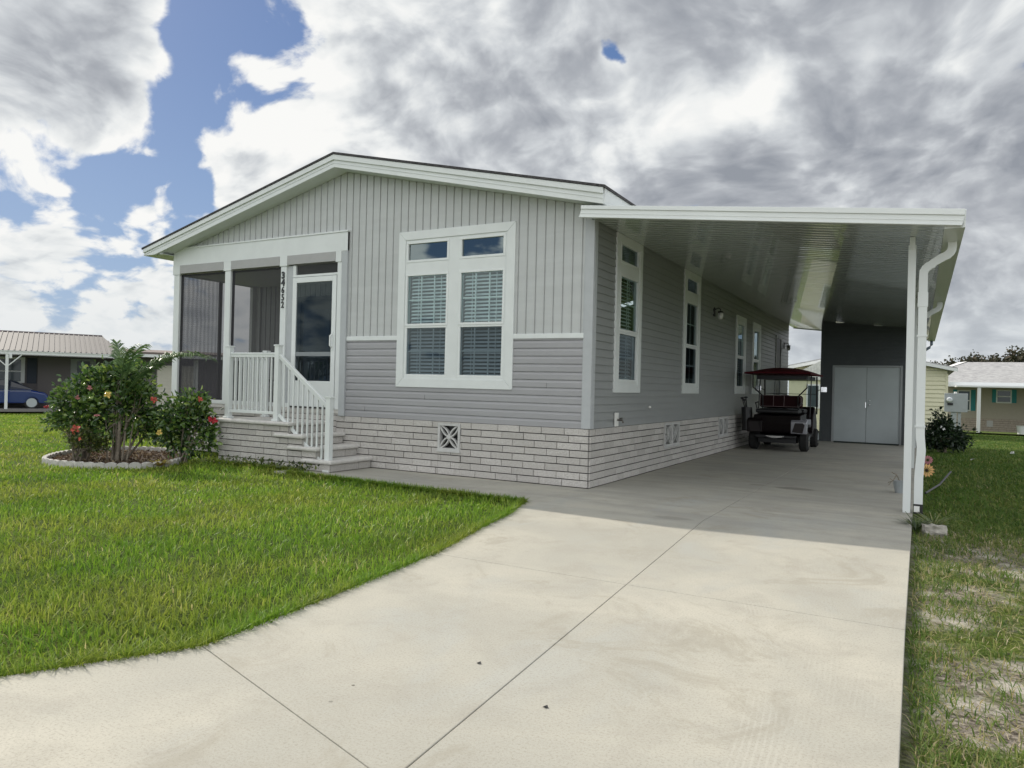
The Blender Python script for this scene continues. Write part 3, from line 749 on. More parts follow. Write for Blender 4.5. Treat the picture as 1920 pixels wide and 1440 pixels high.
# triangle closing the gable between siding and soffit is the siding itself; porch parts follow
FLOORZ = .86
SIDEX = -8.3
def porch():
    T = TF(0.)
    h = MB(); h.box(-8.32, -4.12, -.055, .06, 3.345, 3.64); h.box(-8.33, -4.11, -.068, .0, 3.64, 3.668)
    h.build('porch_header', WHITE, house, bevel=.004)
    for (a, b) in ((-8.12, -6.955), (-6.76, -5.585), (-5.41, -4.36)): MB().box(a, b, -.066, .05, 3.195, 3.345).build('header_infill_panel', TRIMGREY, house, bevel=.003)
    for (a, b) in ((-8.32, -8.12), (-6.955, -6.76), (-5.585, -5.41), (-4.36, -4.24)): MB().box(a, b, -.058, .05, 3.18, 3.345).build('post_cap', WHITE, house, bevel=.003)
    MB().box(-4.235, -4.12, -.05, .0, .765, 3.64).build('jamb_board', CORNER, house, bevel=.003)
    posts = []
    for (a, b) in ((-8.30, -8.15), (-6.925, -6.785), (-5.565, -5.44), (-4.325, -4.24)):
        posts.append(MB().box(a, b, -.045, .05, FLOORZ, 3.18).build('porch_post', WHITE, house, bevel=.004))
    MB().box(-5.44, -5.30, -.02, .04, FLOORZ, 3.18).build('door_side_panel', CORNER, house)
    MB().box(-8.15, -5.30, -.04, .04, FLOORZ, .925).build('porch_sill', WHITE, house, bevel=.004)
    MB().box(-8.29, -4.24, -.03, 1.85, .80, FLOORZ).box(-8.3, -4.24, -.0, .03, .76, .86).build('porch_floor', TREAD, house)
    # front screens
    for (a, b) in ((-8.15, -6.925), (-6.785, -5.565)):
        q = MB(); q.quad((a, -.005, .925), (b, -.005, .925), (b, -.005, 3.18), (a, -.005, 3.18)); s = q.build('front_screen', SCREEN, house)
        f = MB()
        for (x0, x1, z0, z1) in ((a, a + .03, .925, 3.18), (b - .03, b, .925, 3.18), (a, b, 3.15, 3.18)): f.box(x0, x1, .004, .03, z0, z1)
        f.build('screen_frame', BLACK if False else mat('bronze_frame', (.10, .10, .10), .5), s)
    # left side: posts, sill, screens
    MB().box(-8.30, -8.22, 1.70, 1.84, FLOORZ, 3.22).box(-8.29, -8.23, .05, 1.7, 3.18, 3.56).build('side_post', WHITE, house, bevel=.004)
    MB().box(-8.28, -8.24, .92, .98, FLOORZ, 3.18).box(-8.28, -8.24, .05, 1.7, FLOORZ, .93).build('side_mullion', mat('bronze_frame', (.1, .1, .1), .5), house)
    for (a, b) in ((.05, .92), (.98, 1.70)):
        q = MB(); q.quad((-8.26, a, .93), (-8.26, b, .93), (-8.26, b, 3.18), (-8.26, a, 3.18)); q.build('side_screen', SCREENS if a < .5 else mat('clear_side_screen', (.2, .2, .2), .8, fn=fn_screen(.10, (.2, .2, .2))), house)
    MB().box(-8.3, -8.0, .0, 0.02, .76, .86).build('sill_block', TREAD, house)
    # interior of the porch
    T = TF(1.85); mb = MB(); hole = [(-7.05, -6.08, .86, 2.95)]
    boards(mb, T, -8.22, -4.27, 1.85, lambda u: 3.22, hole); mb.build('porch_back_siding', LTGREY, house)
    for rc_ in cells(-8.22, -4.27, FLOORZ, 1.80, hole):
        mb = MB(); lap(mb, T, [rc_], z00=FLOORZ); mb.build('porch_back_siding', MIDGREY, house)
    MB().box(-8.22, -7.1, 1.815, 1.85, 1.80, 1.855).box(-8.22, -8.12, 1.80, 1.85, FLOORZ, 3.2).build('porch_inner_trim', WHITE, house)
    d = MB(); d.box(-7.05, -6.98, 1.80, 1.86, FLOORZ, 2.95); d.box(-6.15, -6.08, 1.80, 1.86, FLOORZ, 2.95); d.box(-6.98, -6.15, 1.80, 1.86, 2.88, 2.95)
    d.box(-6.98, -6.15, 1.83, 1.87, FLOORZ, 2.88)
    fd = d.build('front_door', mat('entry_door', (.055, .065, .075), .5), house)
    MB().box(-6.90, -6.23, 1.822, 1.831, 1.2, 2.70).build('door_glass', mat('door_glass_blue', (.035, .06, .085), .12), fd)
    mb = MB(); T = TL(-4.27); boards(mb, T, .05, 1.85, FLOORZ, lambda u: 3.22, []); mb.build('porch_end_siding', LTGREY, house)
    MB().box(-8.25, -4.27, .05, 1.85, 3.20, 3.22).build('porch_ceiling', SOFFIT, house)
    # chair glimpsed inside is a thing of its own (below)
    # screen door with transom
    MB().box(-5.30, -4.325, -.035, .03, 2.985, 3.02).build('door_head', WHITE, house)
    q = MB(); q.quad((-5.25, 0, 3.02), (-4.325, 0, 3.02), (-4.325, 0, 3.18), (-5.25, 0, 3.18)); q.build('transom_screen', SCREEN, house)
    MB().box(-5.30, -5.24, -.03, .03, 3.02, 3.18).build('transom_jamb', WHITE, house)
    x0, x1 = -5.285, -4.34; z0, z1 = .885, 2.975; y0, y1 = -.048, -.012
    dr = MB().box(x0, x0 + .085, y0, y1, z0, z1).box(x1 - .085, x1, y0, y1, z0, z1).box(x0 + .085, x1 - .085, y0, y1, z1 - .085, z1).box(x0 + .085, x1 - .085, y0, y1, z0, 1.30)
    sd = dr.build('screen_door', WHITEB, house, bevel=.004)
    MB().box(x0 + .085, x1 - .085, y0 + .008, y1 - .002, 1.70, 1.765).build('push_bar', mat('grey_bar', (.22, .24, .25), .4), sd)
    q = MB(); q.quad((x0 + .085, -.03, 1.30), (x1 - .085, -.03, 1.30), (x1 - .085, -.03, z1 - .085), (x0 + .085, -.03, z1 - .085))
    q.build('door_pane', mat('door_pane_glass', (1, 1, 1), .05, fn=fn_glass((.42, .46, .52), .015, .8, .5)), sd)
    hd = MB().tube([(x1 - .05, -.055, 1.83), (x1 - .055, -.10, 1.86), (x1 - .055, -.10, 2.02), (x1 - .05, -.055, 2.05)], .013); hd.box(x1 - .075, x1 - .03, -.056, -.048, 1.79, 2.09)
    hd.build('handle', WHITEB, sd, smooth=False)
    MB().box(x0, x1, -.06, -.0, .86, .884).build('threshold', mat('threshold_rubber', (.04, .04, .04), .8), sd)
porch()
def digits():
    zt = 3.10
    for i, ch in enumerate('34652'):
        cu = bpy.data.curves.new('t', 'FONT'); cu.body = ch; cu.size = .150; cu.extrude = .004; cu.align_x = 'CENTER'; cu.offset = .0065 if i < 2 else .0025
        ob = bpy.data.objects.new('t', cu); COL.objects.link(ob); bpy.context.view_layer.update()
        me = bpy.data.meshes.new_from_object(ob.evaluated_get(bpy.context.evaluated_depsgraph_get())); me.name = 'house_number'
        bpy.data.objects.remove(ob)
        sx = 1.0 if i < 2 else .86
        M = Matrix.Translation((-5.503, -.053, zt - .118 - i * .1215)) @ Matrix.Rotation(rad(90), 4, 'X') @ Matrix.Scale(sx, 4, (1, 0, 0))
        M = Matrix.Translation(-ROOT[house.name]) @ M
        me.transform(M); me.materials.clear(); me.materials.append(BLACK)
        o = bpy.data.objects.new('house_number', me); COL.objects.link(o); o.parent = house
digits()
def fixtures():
    # double lantern between side windows
    def lamp(y, z):
        lm = MB().box(.0, .03, y - .05, y + .05, z - .08, z + .10).build('wall_lamp', BLACK, house, bevel=.004)
        a = MB().tube([(.03, y, z + .06), (.09, y, z + .09), (.14, y, z + .06), (.14, y, z + .0)], .009); a.tube([(.14, y, z + .02), (.14, y, z - .01)], [.05, .06], 10); a.build('arm', BLACK, lm)
        MB().tube([(.14, y, z - .01), (.14, y, z - .09), (.14, y, z - .14)], [.05, .055, .03], 10).build('shade', mat('frosted_shade', (.75, .75, .72), .3), lm, smooth=True)
    lamp(6.29, 2.90); lamp(15.1, 2.75)
    s = MB().box(.018, .045, .83, .93, .77, .96).build('hose_bib_plate', mat('plate_white', (.75, .75, .72), .5), house, bevel=.003)
    MB().tube([(.04, .88, .86), (.12, .88, .86), (.13, .88, .82)], .012).tube([(.09, .86, .885), (.09, .95, .885)], .008).build('spigot', mat('brass_dark', (.12, .11, .10), .4, 1), s)
    MB().ell((.03, 2.3, 1.02), .025, .02, .02).build('wall_nozzle', mat('plate_white', (.75, .75, .72), .5), house, smooth=True)
fixtures()
# metal chair behind the porch screen
ch = empty('porch_chair', (-7.35, 1.25, FLOORZ), 'dark metal framed chair seen through the porch screen', 'chair')
MB().tube([(-7.6, 1.45, .86), (-7.6, 1.45, 1.78), (-7.52, 1.47, 1.84), (-7.2, 1.47, 1.84), (-7.12, 1.45, 1.78), (-7.12, 1.45, .86)], .014, 6).build('back_frame', BLACK, ch)
MB().box(-7.6, -7.12, 1.0, 1.45, 1.27, 1.31).build('seat', BLACK, ch)
for x in (-7.58, -7.14): MB().tube([(x, 1.02, .86), (x, 1.02, 1.28)], .013, 6).build('leg', BLACK, ch)

# ------------------------------------------------------------------ steps and railing
steps = empty('entry_steps', (-5.1, -.45, 0), 'pale block steps with cast stone treads rising to the screened porch', 'steps')
def make_steps():
    Y0 = -.90; xs = [(-5.93, -4.42, .68), (-4.42, -4.14, .51), (-4.14, -3.86, .34), (-3.86, -3.58, .17)]
    core = MB(); br = MB(); mo = MB()
    for i, (a, b, z) in enumerate(xs):
        core.box(a + .03, b - .012, Y0 + .03, -.03, -.02, z - .06)
        nz = z - .058
        n = max(1, round(nz / .0945))
        bricks(br, mo, TF(Y0 + .02), a, b, 0., nz, (), H=.0945, L=.27 if i else .335, seed=20 + i)
        lo = xs[i + 1][2] if i < 3 else 0.
        bricks(br, mo, TS(b - .02), Y0 + .02, -.02, lo, nz, (), H=.11, L=.30, seed=30 + i)
    bricks(br, mo, TL(-5.91), Y0 + .02, -.02, 0., .62, (), seed=40)
    core.build('core', MORTAR, steps); o = br.build('block_face', BRICK, steps); mo.build('mortar', MORTAR, o)
    for i, (a, b, z) in enumerate(xs):
        l = a - .05 if i == 0 else a - .26
        t = MB().box(l + (.0 if i else 0), b + .045, Y0 - .045, -.005 - .001 * i, z - .058, z); t.build('tread', TREAD, steps, bevel=.022)
make_steps()
rail = empty('railing', (-4.7, -.85, 0), 'white aluminium railing around the porch landing and down the steps', 'railing')
def make_rail():
    Y = -.83
    def post(x, y, z0, z1, r=.042):
        p = MB().box(x - r, x + r, y - r, y + r, z0, z1).build('post', WHITEB, rail, bevel=.004)
        MB().box(x - r - .012, x + r + .012, y - r - .012, y + r + .012, z1, z1 + .022).build('cap', WHITEB, p, bevel=.006)
        MB().box(x - r - .018, x + r + .018, y - r - .018, y + r + .018, z0, z0 + .03).build('base_flange', WHITEB, p, bevel=.006)
    post(-5.80, Y, .68, 1.80); post(-4.73, Y, .68, 1.81); post(-3.66, Y - .02, .0, 1.06); post(-5.80, -.09, .68, 1.76, .036)
    def run(p, q, n, name='rail'):
        p, q = Vector(p), Vector(q)
        top = MB().obox(p + Vector((0, 0, 1.02)), q + Vector((0, 0, 1.02)), .05, .028).obox(p + Vector((0, 0, .985)), q + Vector((0, 0, .985)), .034, .045)
        top.build('handrail', WHITEB, rail, bevel=.004)
        MB().obox(p + Vector((0, 0, .12)), q + Vector((0, 0, .12)), .034, .045).build('bottom_rail', WHITEB, rail, bevel=.004)
        for i in range(1, n):
            c = p.lerp(q, i / n)
            MB().box(c.x - .011, c.x + .011, c.y - .011, c.y + .011, c.z + .13, c.z + .975).build('baluster', WHITEB, rail)
    run((-5.76, Y, .68), (-4.77, Y, .68), 10); run((-5.80, Y + .04, .68), (-5.80, -.12, .68), 7)
    run((-4.69, Y, .66), (-3.70, Y - .015, -.06), 10)
make_rail()

# ------------------------------------------------------------------ carport
zc_ = lambda x: 3.46 - .112 * x          # underside
carport = empty('carport', (3.6, 8, 0), 'white aluminium carport roof on posts attached to the side of the grey house', 'carport')
def make_carport():
    XO = 4.05; YB = 16.9; ph = .085
    mb = MB(); y = -.22; prof = []
    while y < YB:
        prof += [(y, 0.), (y + .132, 0.), (y + .136, .004), (y + .144, .004), (y + .148, 0.)]; y += .15
    for (a, za), (b, zb) in zip(prof, prof[1:]):
        mb.quad((.02, a, zc_(.02) + za), (XO, a, zc_(XO) + za), (XO, b, zc_(XO) + zb), (.02, b, zc_(.02) + zb))
    mb.build('ceiling_pan', CEIL, carport, fix=False)
    MB().add([(-.08, -.25, zc_(-.08) + ph), (XO, -.25, zc_(XO) + ph), (XO, YB, zc_(XO) + ph), (-.0, YB, zc_(0) + ph), (-.08, -.25, zc_(-.08) + ph + .03), (XO, -.25, zc_(XO) + ph + .03), (XO, YB, zc_(XO) + ph + .03), (-.0, YB, zc_(0) + ph + .03)],
             [(0, 1, 2, 3), (4, 5, 6, 7), (0, 1, 5, 4), (1, 2, 6, 5), (2, 3, 7, 6), (3, 0, 4, 7)]).build('roof_panel', WHITEB, carport)
    A = lambda u, v, w: (u, w, v); L, R = -.09, 4.06
    zl, zr = 3.445, 2.985
    f = MB()
    f.prism([(L + .03, zl + .10), (R, zr + .10), (R, zr + .162), (L + .03, zl + .145)], -.30, -.235, A)
    f.prism([(L, zl), (R - .02, zr), (R, zr + .10), (L + .03, zl + .10)], -.285, -.24, A)
    f.prism([(L, zl), (R - .02, zr), (R - .02, zr + .014), (L, zl + .014)], -.292, -.284, A)
    f.prism([(L + .01, zl + .045), (R - .01, zr + .045), (R - .01, zr + .052), (L + .01, zl + .052)], -.289, -.284, A)
    f.build('front_fascia', WHITEB, carport, bevel=.003)
    # integral gutter down the outer edge
    g = MB(); g.prism([(4.05, zc_(4.05) - .03), (4.068, zc_(4.05) - .03), (4.075, zc_(4.05) + .15), (4.05, zc_(4.05) + .15)], -.235, YB, lambda u, v, w: (u, w, v))
    g.box(3.90, 4.05, -.23, YB, zc_(4.0) - .035, zc_(4.0) - .012); g.box(3.89, 3.90, -.23, YB, zc_(3.9) - .05, zc_(3.9) + .003)
    g.build('gutter', WHITEB, carport)
    b = MB(); b.prism([(0., zc_(0) - .02), (XO, zc_(XO) - .02), (XO, zc_(XO) + .14), (0., zc_(0) + .14)], YB, YB + .04, A); b.build('rear_fascia', WHITEB, carport)
    for y in (.54, 6.3, 12.2):
        z = zc_(3.6); c = MB().box(3.565, 3.642, y - .035, y + .035, 0., z - .09).build('column', WHITEB, carport, bevel=.004)
        MB().box(3.578, 3.632, y - .05, y + .05, z - .14, z - .004).build('column_bracket', WHITEB, c, bevel=.002)
    MB().box(3.55, 3.66, .545, 16.8, zc_(3.6) - .10, zc_(3.6) - .004).build('header_beam', WHITEB, carport) if False else None
    def spout(y, dent):
        hw, hd = .043, .030
        path = [(3.985, zc_(3.985) - .02), (3.985, 2.93)]
        for i in range(1, 9):
            a = rad(90 * i / 8 * .83); path.append((3.985 - .115 * (1 - math.cos(a)), 2.93 - .115 * math.sin(a)))
        e = path[-1]; path.append((3.815, 2.765))
        for i in range(1, 9):
            a = rad(75 * (1 - i / 8)); path.append((3.718 + .10 * (1 - math.cos(a)) + .018 * (1 - i / 8), 2.655 + .10 * math.sin(a) * .95 + .0))
        path += [(3.717, 2.62), (3.717, 2.5), (3.717, 1.5)]
        if dent: path += [(3.717, 1.05), (3.722, .85), (3.731, .74), (3.735, .70), (3.733, .66), (3.722, .52), (3.716, .40), (3.716, .10)]
        else: path += [(3.717, .1)]
        secs = []
        for i, p in enumerate(path):
            q0 = path[max(0, i - 1)]; q1 = path[min(len(path) - 1, i + 1)]; d = Vector((q1[0] - q0[0], q1[1] - q0[1])).normalized(); n = Vector((-d.y, d.x))
            k = 1.0 if (i < 2 or i > 18) else (1.05 if i % 2 else .95)
            a = (p[0] + n.x * hw * k, p[1] + n.y * hw * k); b = (p[0] - n.x * hw * k, p[1] - n.y * hw * k)
            secs.append([(a[0], y - hd, a[1]), (b[0], y - hd, b[1]), (b[0], y + hd, b[1]), (a[0], y + hd, a[1])])
        d = MB().sweep(path, secs).build('downspout', WHITEB, carport)
        MB().box(3.667, 3.767, y - .036, y + .036, 2.28, 2.44).build('sleeve', WHITEB, d, bevel=.002)
        if dent: MB().box(3.672, 3.762, y - .045, y + .045, .0, .105).build('drain_boot', mat('black_plastic', (.02, .02, .02), .5), d); MB().box(3.675, 3.730, y - .052, y - .046, .02, .085).build('boot_label', mat('plate_white', (.75, .75, .72), .5), d)
        for zz in (1.95, .95): MB().box(3.664, 3.769, y - .038, y + .034, zz, zz + .022).build('strap', WHITEB, d)
        return d
    spout(.54, True); spout(6.3, False)
    # dark spout at the rear corner
    MB().tube([(3.98, 16.7, 2.98), (3.98, 16.7, 2.86), (3.93, 16.7, 2.78), (3.82, 16.7, 2.70), (3.74, 16.7, 2.66), (3.73, 16.7, 2.55), (3.73, 16.7, 0)], .04, 8).build('downspout', mat('blue_grey_pipe', (.16, .20, .26), .5), carport, smooth=True)
make_carport()

# ------------------------------------------------------------------ shed at the end of the carport
shed = empty('storage_shed', (2.46, 15, 0), 'grey sided storage shed, deep shade put into the siding colour, with pale double doors at the end of the carport', 'shed')
def make_shed():
    Y = 13.1; X0, X1 = 1.30, 3.70; T = TF(Y); top = lambda x: zc_(x) - .02
    mb = MB(); hole = [(1.63, 3.27, 0, 2.06)]
    lap(mb, T, cells(X0, X1, 0, 3.05, hole), z00=0); mb.quad((X0, Y, 3.04), (X1, Y, 3.04), (X1, Y, top(X1)), (X0, Y, top(X0)))
    k = 3.045
    while k < 3.3:
        xe = min(X1, (3.44 - k) / .112)
        if xe > X0 + .1: mb.quad((X0, Y - .016, k), (xe, Y - .016, k), (xe, Y - .002, k + .1), (X0, Y - .002, k + .1))
        k += .105
    mb.box(X0 + .0, X1, Y + .005, 16.8, 0, 2.98); mb.build('wall', SHEDG, shed)
    f = MB()
    for (a, b, c, d) in ((1.60, 1.655, 0, 2.09), (3.245, 3.30, 0, 2.09), (1.655, 3.245, 2.04, 2.09)): slab(f, T, a, b, c, d, -.03, .03)
    f.build('door_frame', mat('shed_trim', (.36, .38, .39), .5), shed, bevel=.003)
    for (a, b, s) in ((1.658, 2.447, 1), (2.455, 3.242, -1)):
        d = MB(); slab(d, T, a, b, .02, 2.036, -.03, .008); d = d.build('door', SHEDD, shed, bevel=.003)
        if s == -1:
            MB().ell((2.53, Y - .05, 1.03), .028, .028, .028).tube([(2.53, Y - .01, 1.03), (2.53, Y - .05, 1.03)], .012).build('knob', CHROME, d, smooth=True)
            MB().ell((2.53, Y - .014, 1.14), .02, .012, .02).build('deadbolt', CHROME, d, smooth=True)
        else: MB().box(2.425, 2.445, Y - .018, Y - .008, .95, 1.1).build('latch_plate', CHROME, d)
    MB().box(X0 - .005, X0 + .05, Y - .03, Y - .0, 0, 3.25).box(X0 + .05, 1.60, Y - .02, Y - .0, 0, .03).build('corner_trim', SHEDG, shed)
make_shed()
tag(MB().box(1.70, 3.25, 12.72, 13.06, .002, .022).build('door_mat', mat('mat_dark_green', (.02, .03, .025), .95, bump=.003), loc=(2.47, 12.9, 0)), 'dark green rubber mat lying in front of the shed doors', 'mat')

# ------------------------------------------------------------------ placing helper: a bearing (photo column) and a distance give a spot on the plot
def at(px, D, py=None):
    k = (px - 960) / 1368.91
    x = CAM[0] + D * (F_[0] + R_[0] * k); y = CAM[1] + D * (F_[1] + R_[1] * k)
    z = None if py is None else 1.29 + (724.6 + .0248 * (px - 960) - py) / 1368.91 * D
    return (x, y, z)
# ------------------------------------------------------------------ plants
def leaf_mesh(name, material, cents, dirs, size, wide, parent=None, loc=None, fold=.25):
    n = len(cents); c = np.asarray(cents, float); d = np.asarray(dirs, float); d /= np.linalg.norm(d, axis=1)[:, None] + 1e-9
    q = rng.normal(size=(n, 3)); s = np.cross(d, q); s /= np.linalg.norm(s, axis=1)[:, None] + 1e-9; nn = np.cross(s, d)
    L = size * (.6 + .7 * rng.random(n)); w = L * wide
    V = np.zeros((n, 6, 3)); V[:, 0] = c
    V[:, 1] = c + d * (L * .38)[:, None] - s * (w / 2)[:, None] + nn * (w * fold)[:, None]
    V[:, 2] = c + d * (L * .38)[:, None] + s * (w / 2)[:, None] + nn * (w * fold)[:, None]
    V[:, 3] = c + d * (L * .75)[:, None] - s * (w * .36)[:, None] + nn * (w * fold * .3)[:, None]
    V[:, 4] = c + d * (L * .75)[:, None] + s * (w * .36)[:, None] + nn * (w * fold * .3)[:, None]
    V[:, 5] = c + d * L[:, None] - nn * (w * .25)[:, None]
    base = Vector((0, 0, 0))
    if parent is not None: base = ROOT[parent.name]
    elif loc: base = Vector(loc)
    V -= np.array(base)
    me = bpy.data.meshes.new(name); me.vertices.add(n * 6); me.vertices.foreach_set('co', V.reshape(-1))
    tri = np.array([0, 1, 5, 0, 5, 2, 1, 3, 5, 2, 5, 4]); lp = ((np.arange(n) * 6)[:, None] + tri[None]).reshape(-1)
    me.loops.add(len(lp)); me.loops.foreach_set('vertex_index', lp.astype(np.int32)); me.polygons.add(n * 4)
    me.polygons.foreach_set('loop_start', (np.arange(n * 4) * 3).astype(np.int32)); me.update(calc_edges=True); me.materials.append(material)
    o = bpy.data.objects.new(name, me); COL.objects.link(o)
    if parent is not None: o.parent = parent
    ROOT[o.name] = base
    return o
HIB = mat('hibiscus_leaves', (.04, .08, .02), .22, spec=.8, fn=fn_leaf([(0, (.022, .055, .02)), (.4, (.06, .125, .03)), (.75, (.12, .21, .04)), (1, (.27, .36, .08))]))
HIB2 = mat('small_shrub_leaves', (.06, .09, .02), .35, fn=fn_leaf([(0, (.03, .05, .015)), (.5, (.07, .10, .022)), (.85, (.14, .17, .04)), (1, (.24, .22, .07))]))
DKL = mat('dark_bush_leaves', (.02, .04, .015), .35, spec=.5, fn=fn_leaf([(0, (.010, .022, .012)), (.6, (.02, .042, .018)), (1, (.045, .08, .025))]))
BARK = mat('shrub_bark', (.20, .17, .13), .9, noise=.25, nscale=30, bump=.002)
def shrub(name, label, cat, base, lobes, ncl, per, size, material, stems=9, wide=.55, group=None, r0=.012, drop=.25):
    root = empty(name, base, label, cat, group); B = np.array(base); cc = []
    tot = sum(l[6] for l in lobes)
    for (x, y, z, rx, ry, rz, w) in lobes:
        k = int(ncl * w / tot); v = rng.normal(size=(k, 3)); v /= np.linalg.norm(v, axis=1)[:, None]; v *= (rng.random(k) ** .45)[:, None]
        cc.append(np.array([x, y, z]) + v * np.array([rx, ry, rz]) * (1 + .18 * rng.normal(size=(k, 1))))
    cc = np.concatenate(cc); cc[:, 2] = np.maximum(cc[:, 2], .08)
    n = len(cc); off = rng.normal(size=(n, per, 3)) * size * .62; d = off * .9 + rng.normal(size=(n, per, 3)) * size * .5
    out = (cc - np.array([np.mean(cc[:, 0]), np.mean(cc[:, 1]), np.mean(cc[:, 2]) - .2])); out /= np.linalg.norm(out, axis=1)[:, None]
    d += out[:, None, :] * size * .6; d[..., 2] -= drop * size
    leaf_mesh('foliage', material, (cc[:, None, :] + off).reshape(-1, 3), d.reshape(-1, 3), size, wide, root)
    idx = rng.choice(n, size=min(n, 60 + stems * 3), replace=False); mb = MB(); heads = []
    for s in range(stems):
        a = 2 * math.pi * s / stems + .4 * rng.random(); e = cc[idx[s]]; p0 = B + np.array([.07 * math.cos(a), .07 * math.sin(a), -.06]); mid = (p0 + e) / 2 + np.array([0, 0, .12]) + rng.normal(size=3) * .04
        mb.tube([p0, p0 * .6 + mid * .4, mid, (mid + e) / 2, e], [r0 * 1.4, r0 * 1.2, r0, r0 * .7, r0 * .35], 5); heads.append(mid); heads.append((mid + e) / 2)
    H = np.array(heads)
    for j in idx[stems:]:
        e = cc[j]; h = H[np.argmin(np.linalg.norm(H - e, axis=1))]; mb.tube([h, (h + e) / 2 + rng.normal(size=3) * .02, e], [r0 * .5, r0 * .4, r0 * .2], 4, cap=False)
    mb.build('stems', BARK, root, fix=False)
    return root
def flower(root, p, r, col, cname):
    mb = MB(); r = r * .82; c = Vector(p); ax = (Vector(CAM) - c).normalized() + Vector((random.uniform(-.9, .9), random.uniform(-.5, .5), random.uniform(-.3, .8))); ax.normalize()
    a = ax.cross(Vector((0, 0, 1))).normalized(); b = ax.cross(a)
    for k in range(5):
        t = 2 * math.pi * k / 5 + random.random() * .5; u = a * math.cos(t) + b * math.sin(t); v = a * -math.sin(t) + b * math.cos(t); q = r * random.uniform(.7, 1.1); cu = random.uniform(-.15, .5)
        mb.add([c, c + u * q * .55 - v * q * .36 + ax * q * .35, c + u * q - v * q * .22 + ax * q * cu, c + u * q * 1.02 + v * q * .22 + ax * q * (cu - .2), c + u * q * .6 + v * q * .36 + ax * q * .25, c + u * q * .6 + ax * q * .12], [(0, 1, 5), (1, 2, 5), (2, 3, 5), (3, 4, 5), (4, 0, 5)])
    mb.tube([c, c + ax * r * .8], r * .06, 4)
    mb.build('flower', mat(cname, col, .6, noise=.4, nscale=30), root, fix=False)
def lobe(px, D, py, rx, ry, w=1, rd=None):
    x, y, z = at(px, D, py); s = D / 1368.91
    return (x, y, z, rx * s * .93, (rd or rx) * s, ry * s, w)
RED, PINK, YEL, ORA = ((.36, .02, .025), 'red_petals'), ((.42, .16, .16), 'pink_petals'), ((.58, .42, .10), 'yellow_petals'), ((.44, .075, .05), 'coral_petals')
DB = 11.4
b0 = at(160, DB); 
A1 = shrub('hibiscus_shrub', 'leggy hibiscus at the left end of the stone ringed bed, branches reaching left', 'shrub', (b0[0], b0[1], 0),
           [lobe(165, DB, 745, 42, 42, 10), lobe(122, DB, 775, 22, 22, 3), lobe(118, DB - .1, 745, 9, 28, 1.6), lobe(160, DB, 790, 36, 28, 5), lobe(172, DB, 708, 24, 18, 2.2), lobe(98, DB, 790, 7, 8, .5)], 190, 10, .085, HIB, 9, group='flowering shrubs in the stone ringed bed')
for q, r, c in (((144, DB - .55, 806), .095, ORA), ((89, DB - .1, 763), .05, RED), ((168, DB - .5, 727), .05, PINK), ((146, DB - .5, 745), .05, PINK)): flower(A1, at(*q), r, *c)
b0 = at(224, DB - .1)
A2 = shrub('hibiscus_shrub', 'tallest dark leaved hibiscus in the middle of the stone ringed bed, yellow and coral flowers', 'shrub', (b0[0], b0[1], 0),
           [lobe(215, DB, 745, 48, 48, 10), lobe(262, DB, 750, 32, 52, 7), lobe(205, DB, 700, 26, 16, 2.5), lobe(240, DB, 700, 22, 22, 2.5), lobe(225, DB, 800, 50, 20, 4), lobe(278, DB, 795, 22, 28, 3)], 300, 10, .085, HIB, 8, group='flowering shrubs in the stone ringed bed', r0=.016)
for q, r, c in (((289, DB - .5, 749), .085, ORA), ((202, DB - .6, 740), .085, YEL), ((183, DB - .6, 779), .05, PINK)): flower(A2, at(*q), r, *c)
b0 = at(345, DB - .1)
A3 = shrub('hibiscus_shrub', 'rounded hibiscus at the right end of the bed beside the entry steps', 'shrub', (b0[0], b0[1], 0),
           [lobe(340, DB, 785, 40, 38, 10), lobe(368, DB, 768, 26, 30, 5), lobe(318, DB, 815, 26, 30, 4), lobe(392, DB, 810, 12, 36, 2.5), lobe(350, DB, 825, 40, 26, 5)], 260, 10, .08, HIB, 9, group='flowering shrubs in the stone ringed bed')
for q, r, c in (((376, DB - .4, 749), .06, ORA), ((401, DB - .3, 788), .095, ((.40, .015, .03), 'crimson_petals')), ((301, DB - .5, 811), .06, YEL)): flower(A3, at(*q), r, *c)
b0 = at(150, DB - .35)
A4 = shrub('low_shrub', 'low twiggy shrub with small bronze green leaves at the left of the bed', 'shrub', (b0[0], b0[1], 0), [lobe(158, DB - .4, 825, 30, 22, 5), lobe(190, DB - .4, 832, 16, 14, 2)], 120, 9, .05, HIB2, 22, r0=.009)
for q, r, c in (((153, DB - .8, 822), .04, ORA),): flower(A4, at(*q), r, *c)
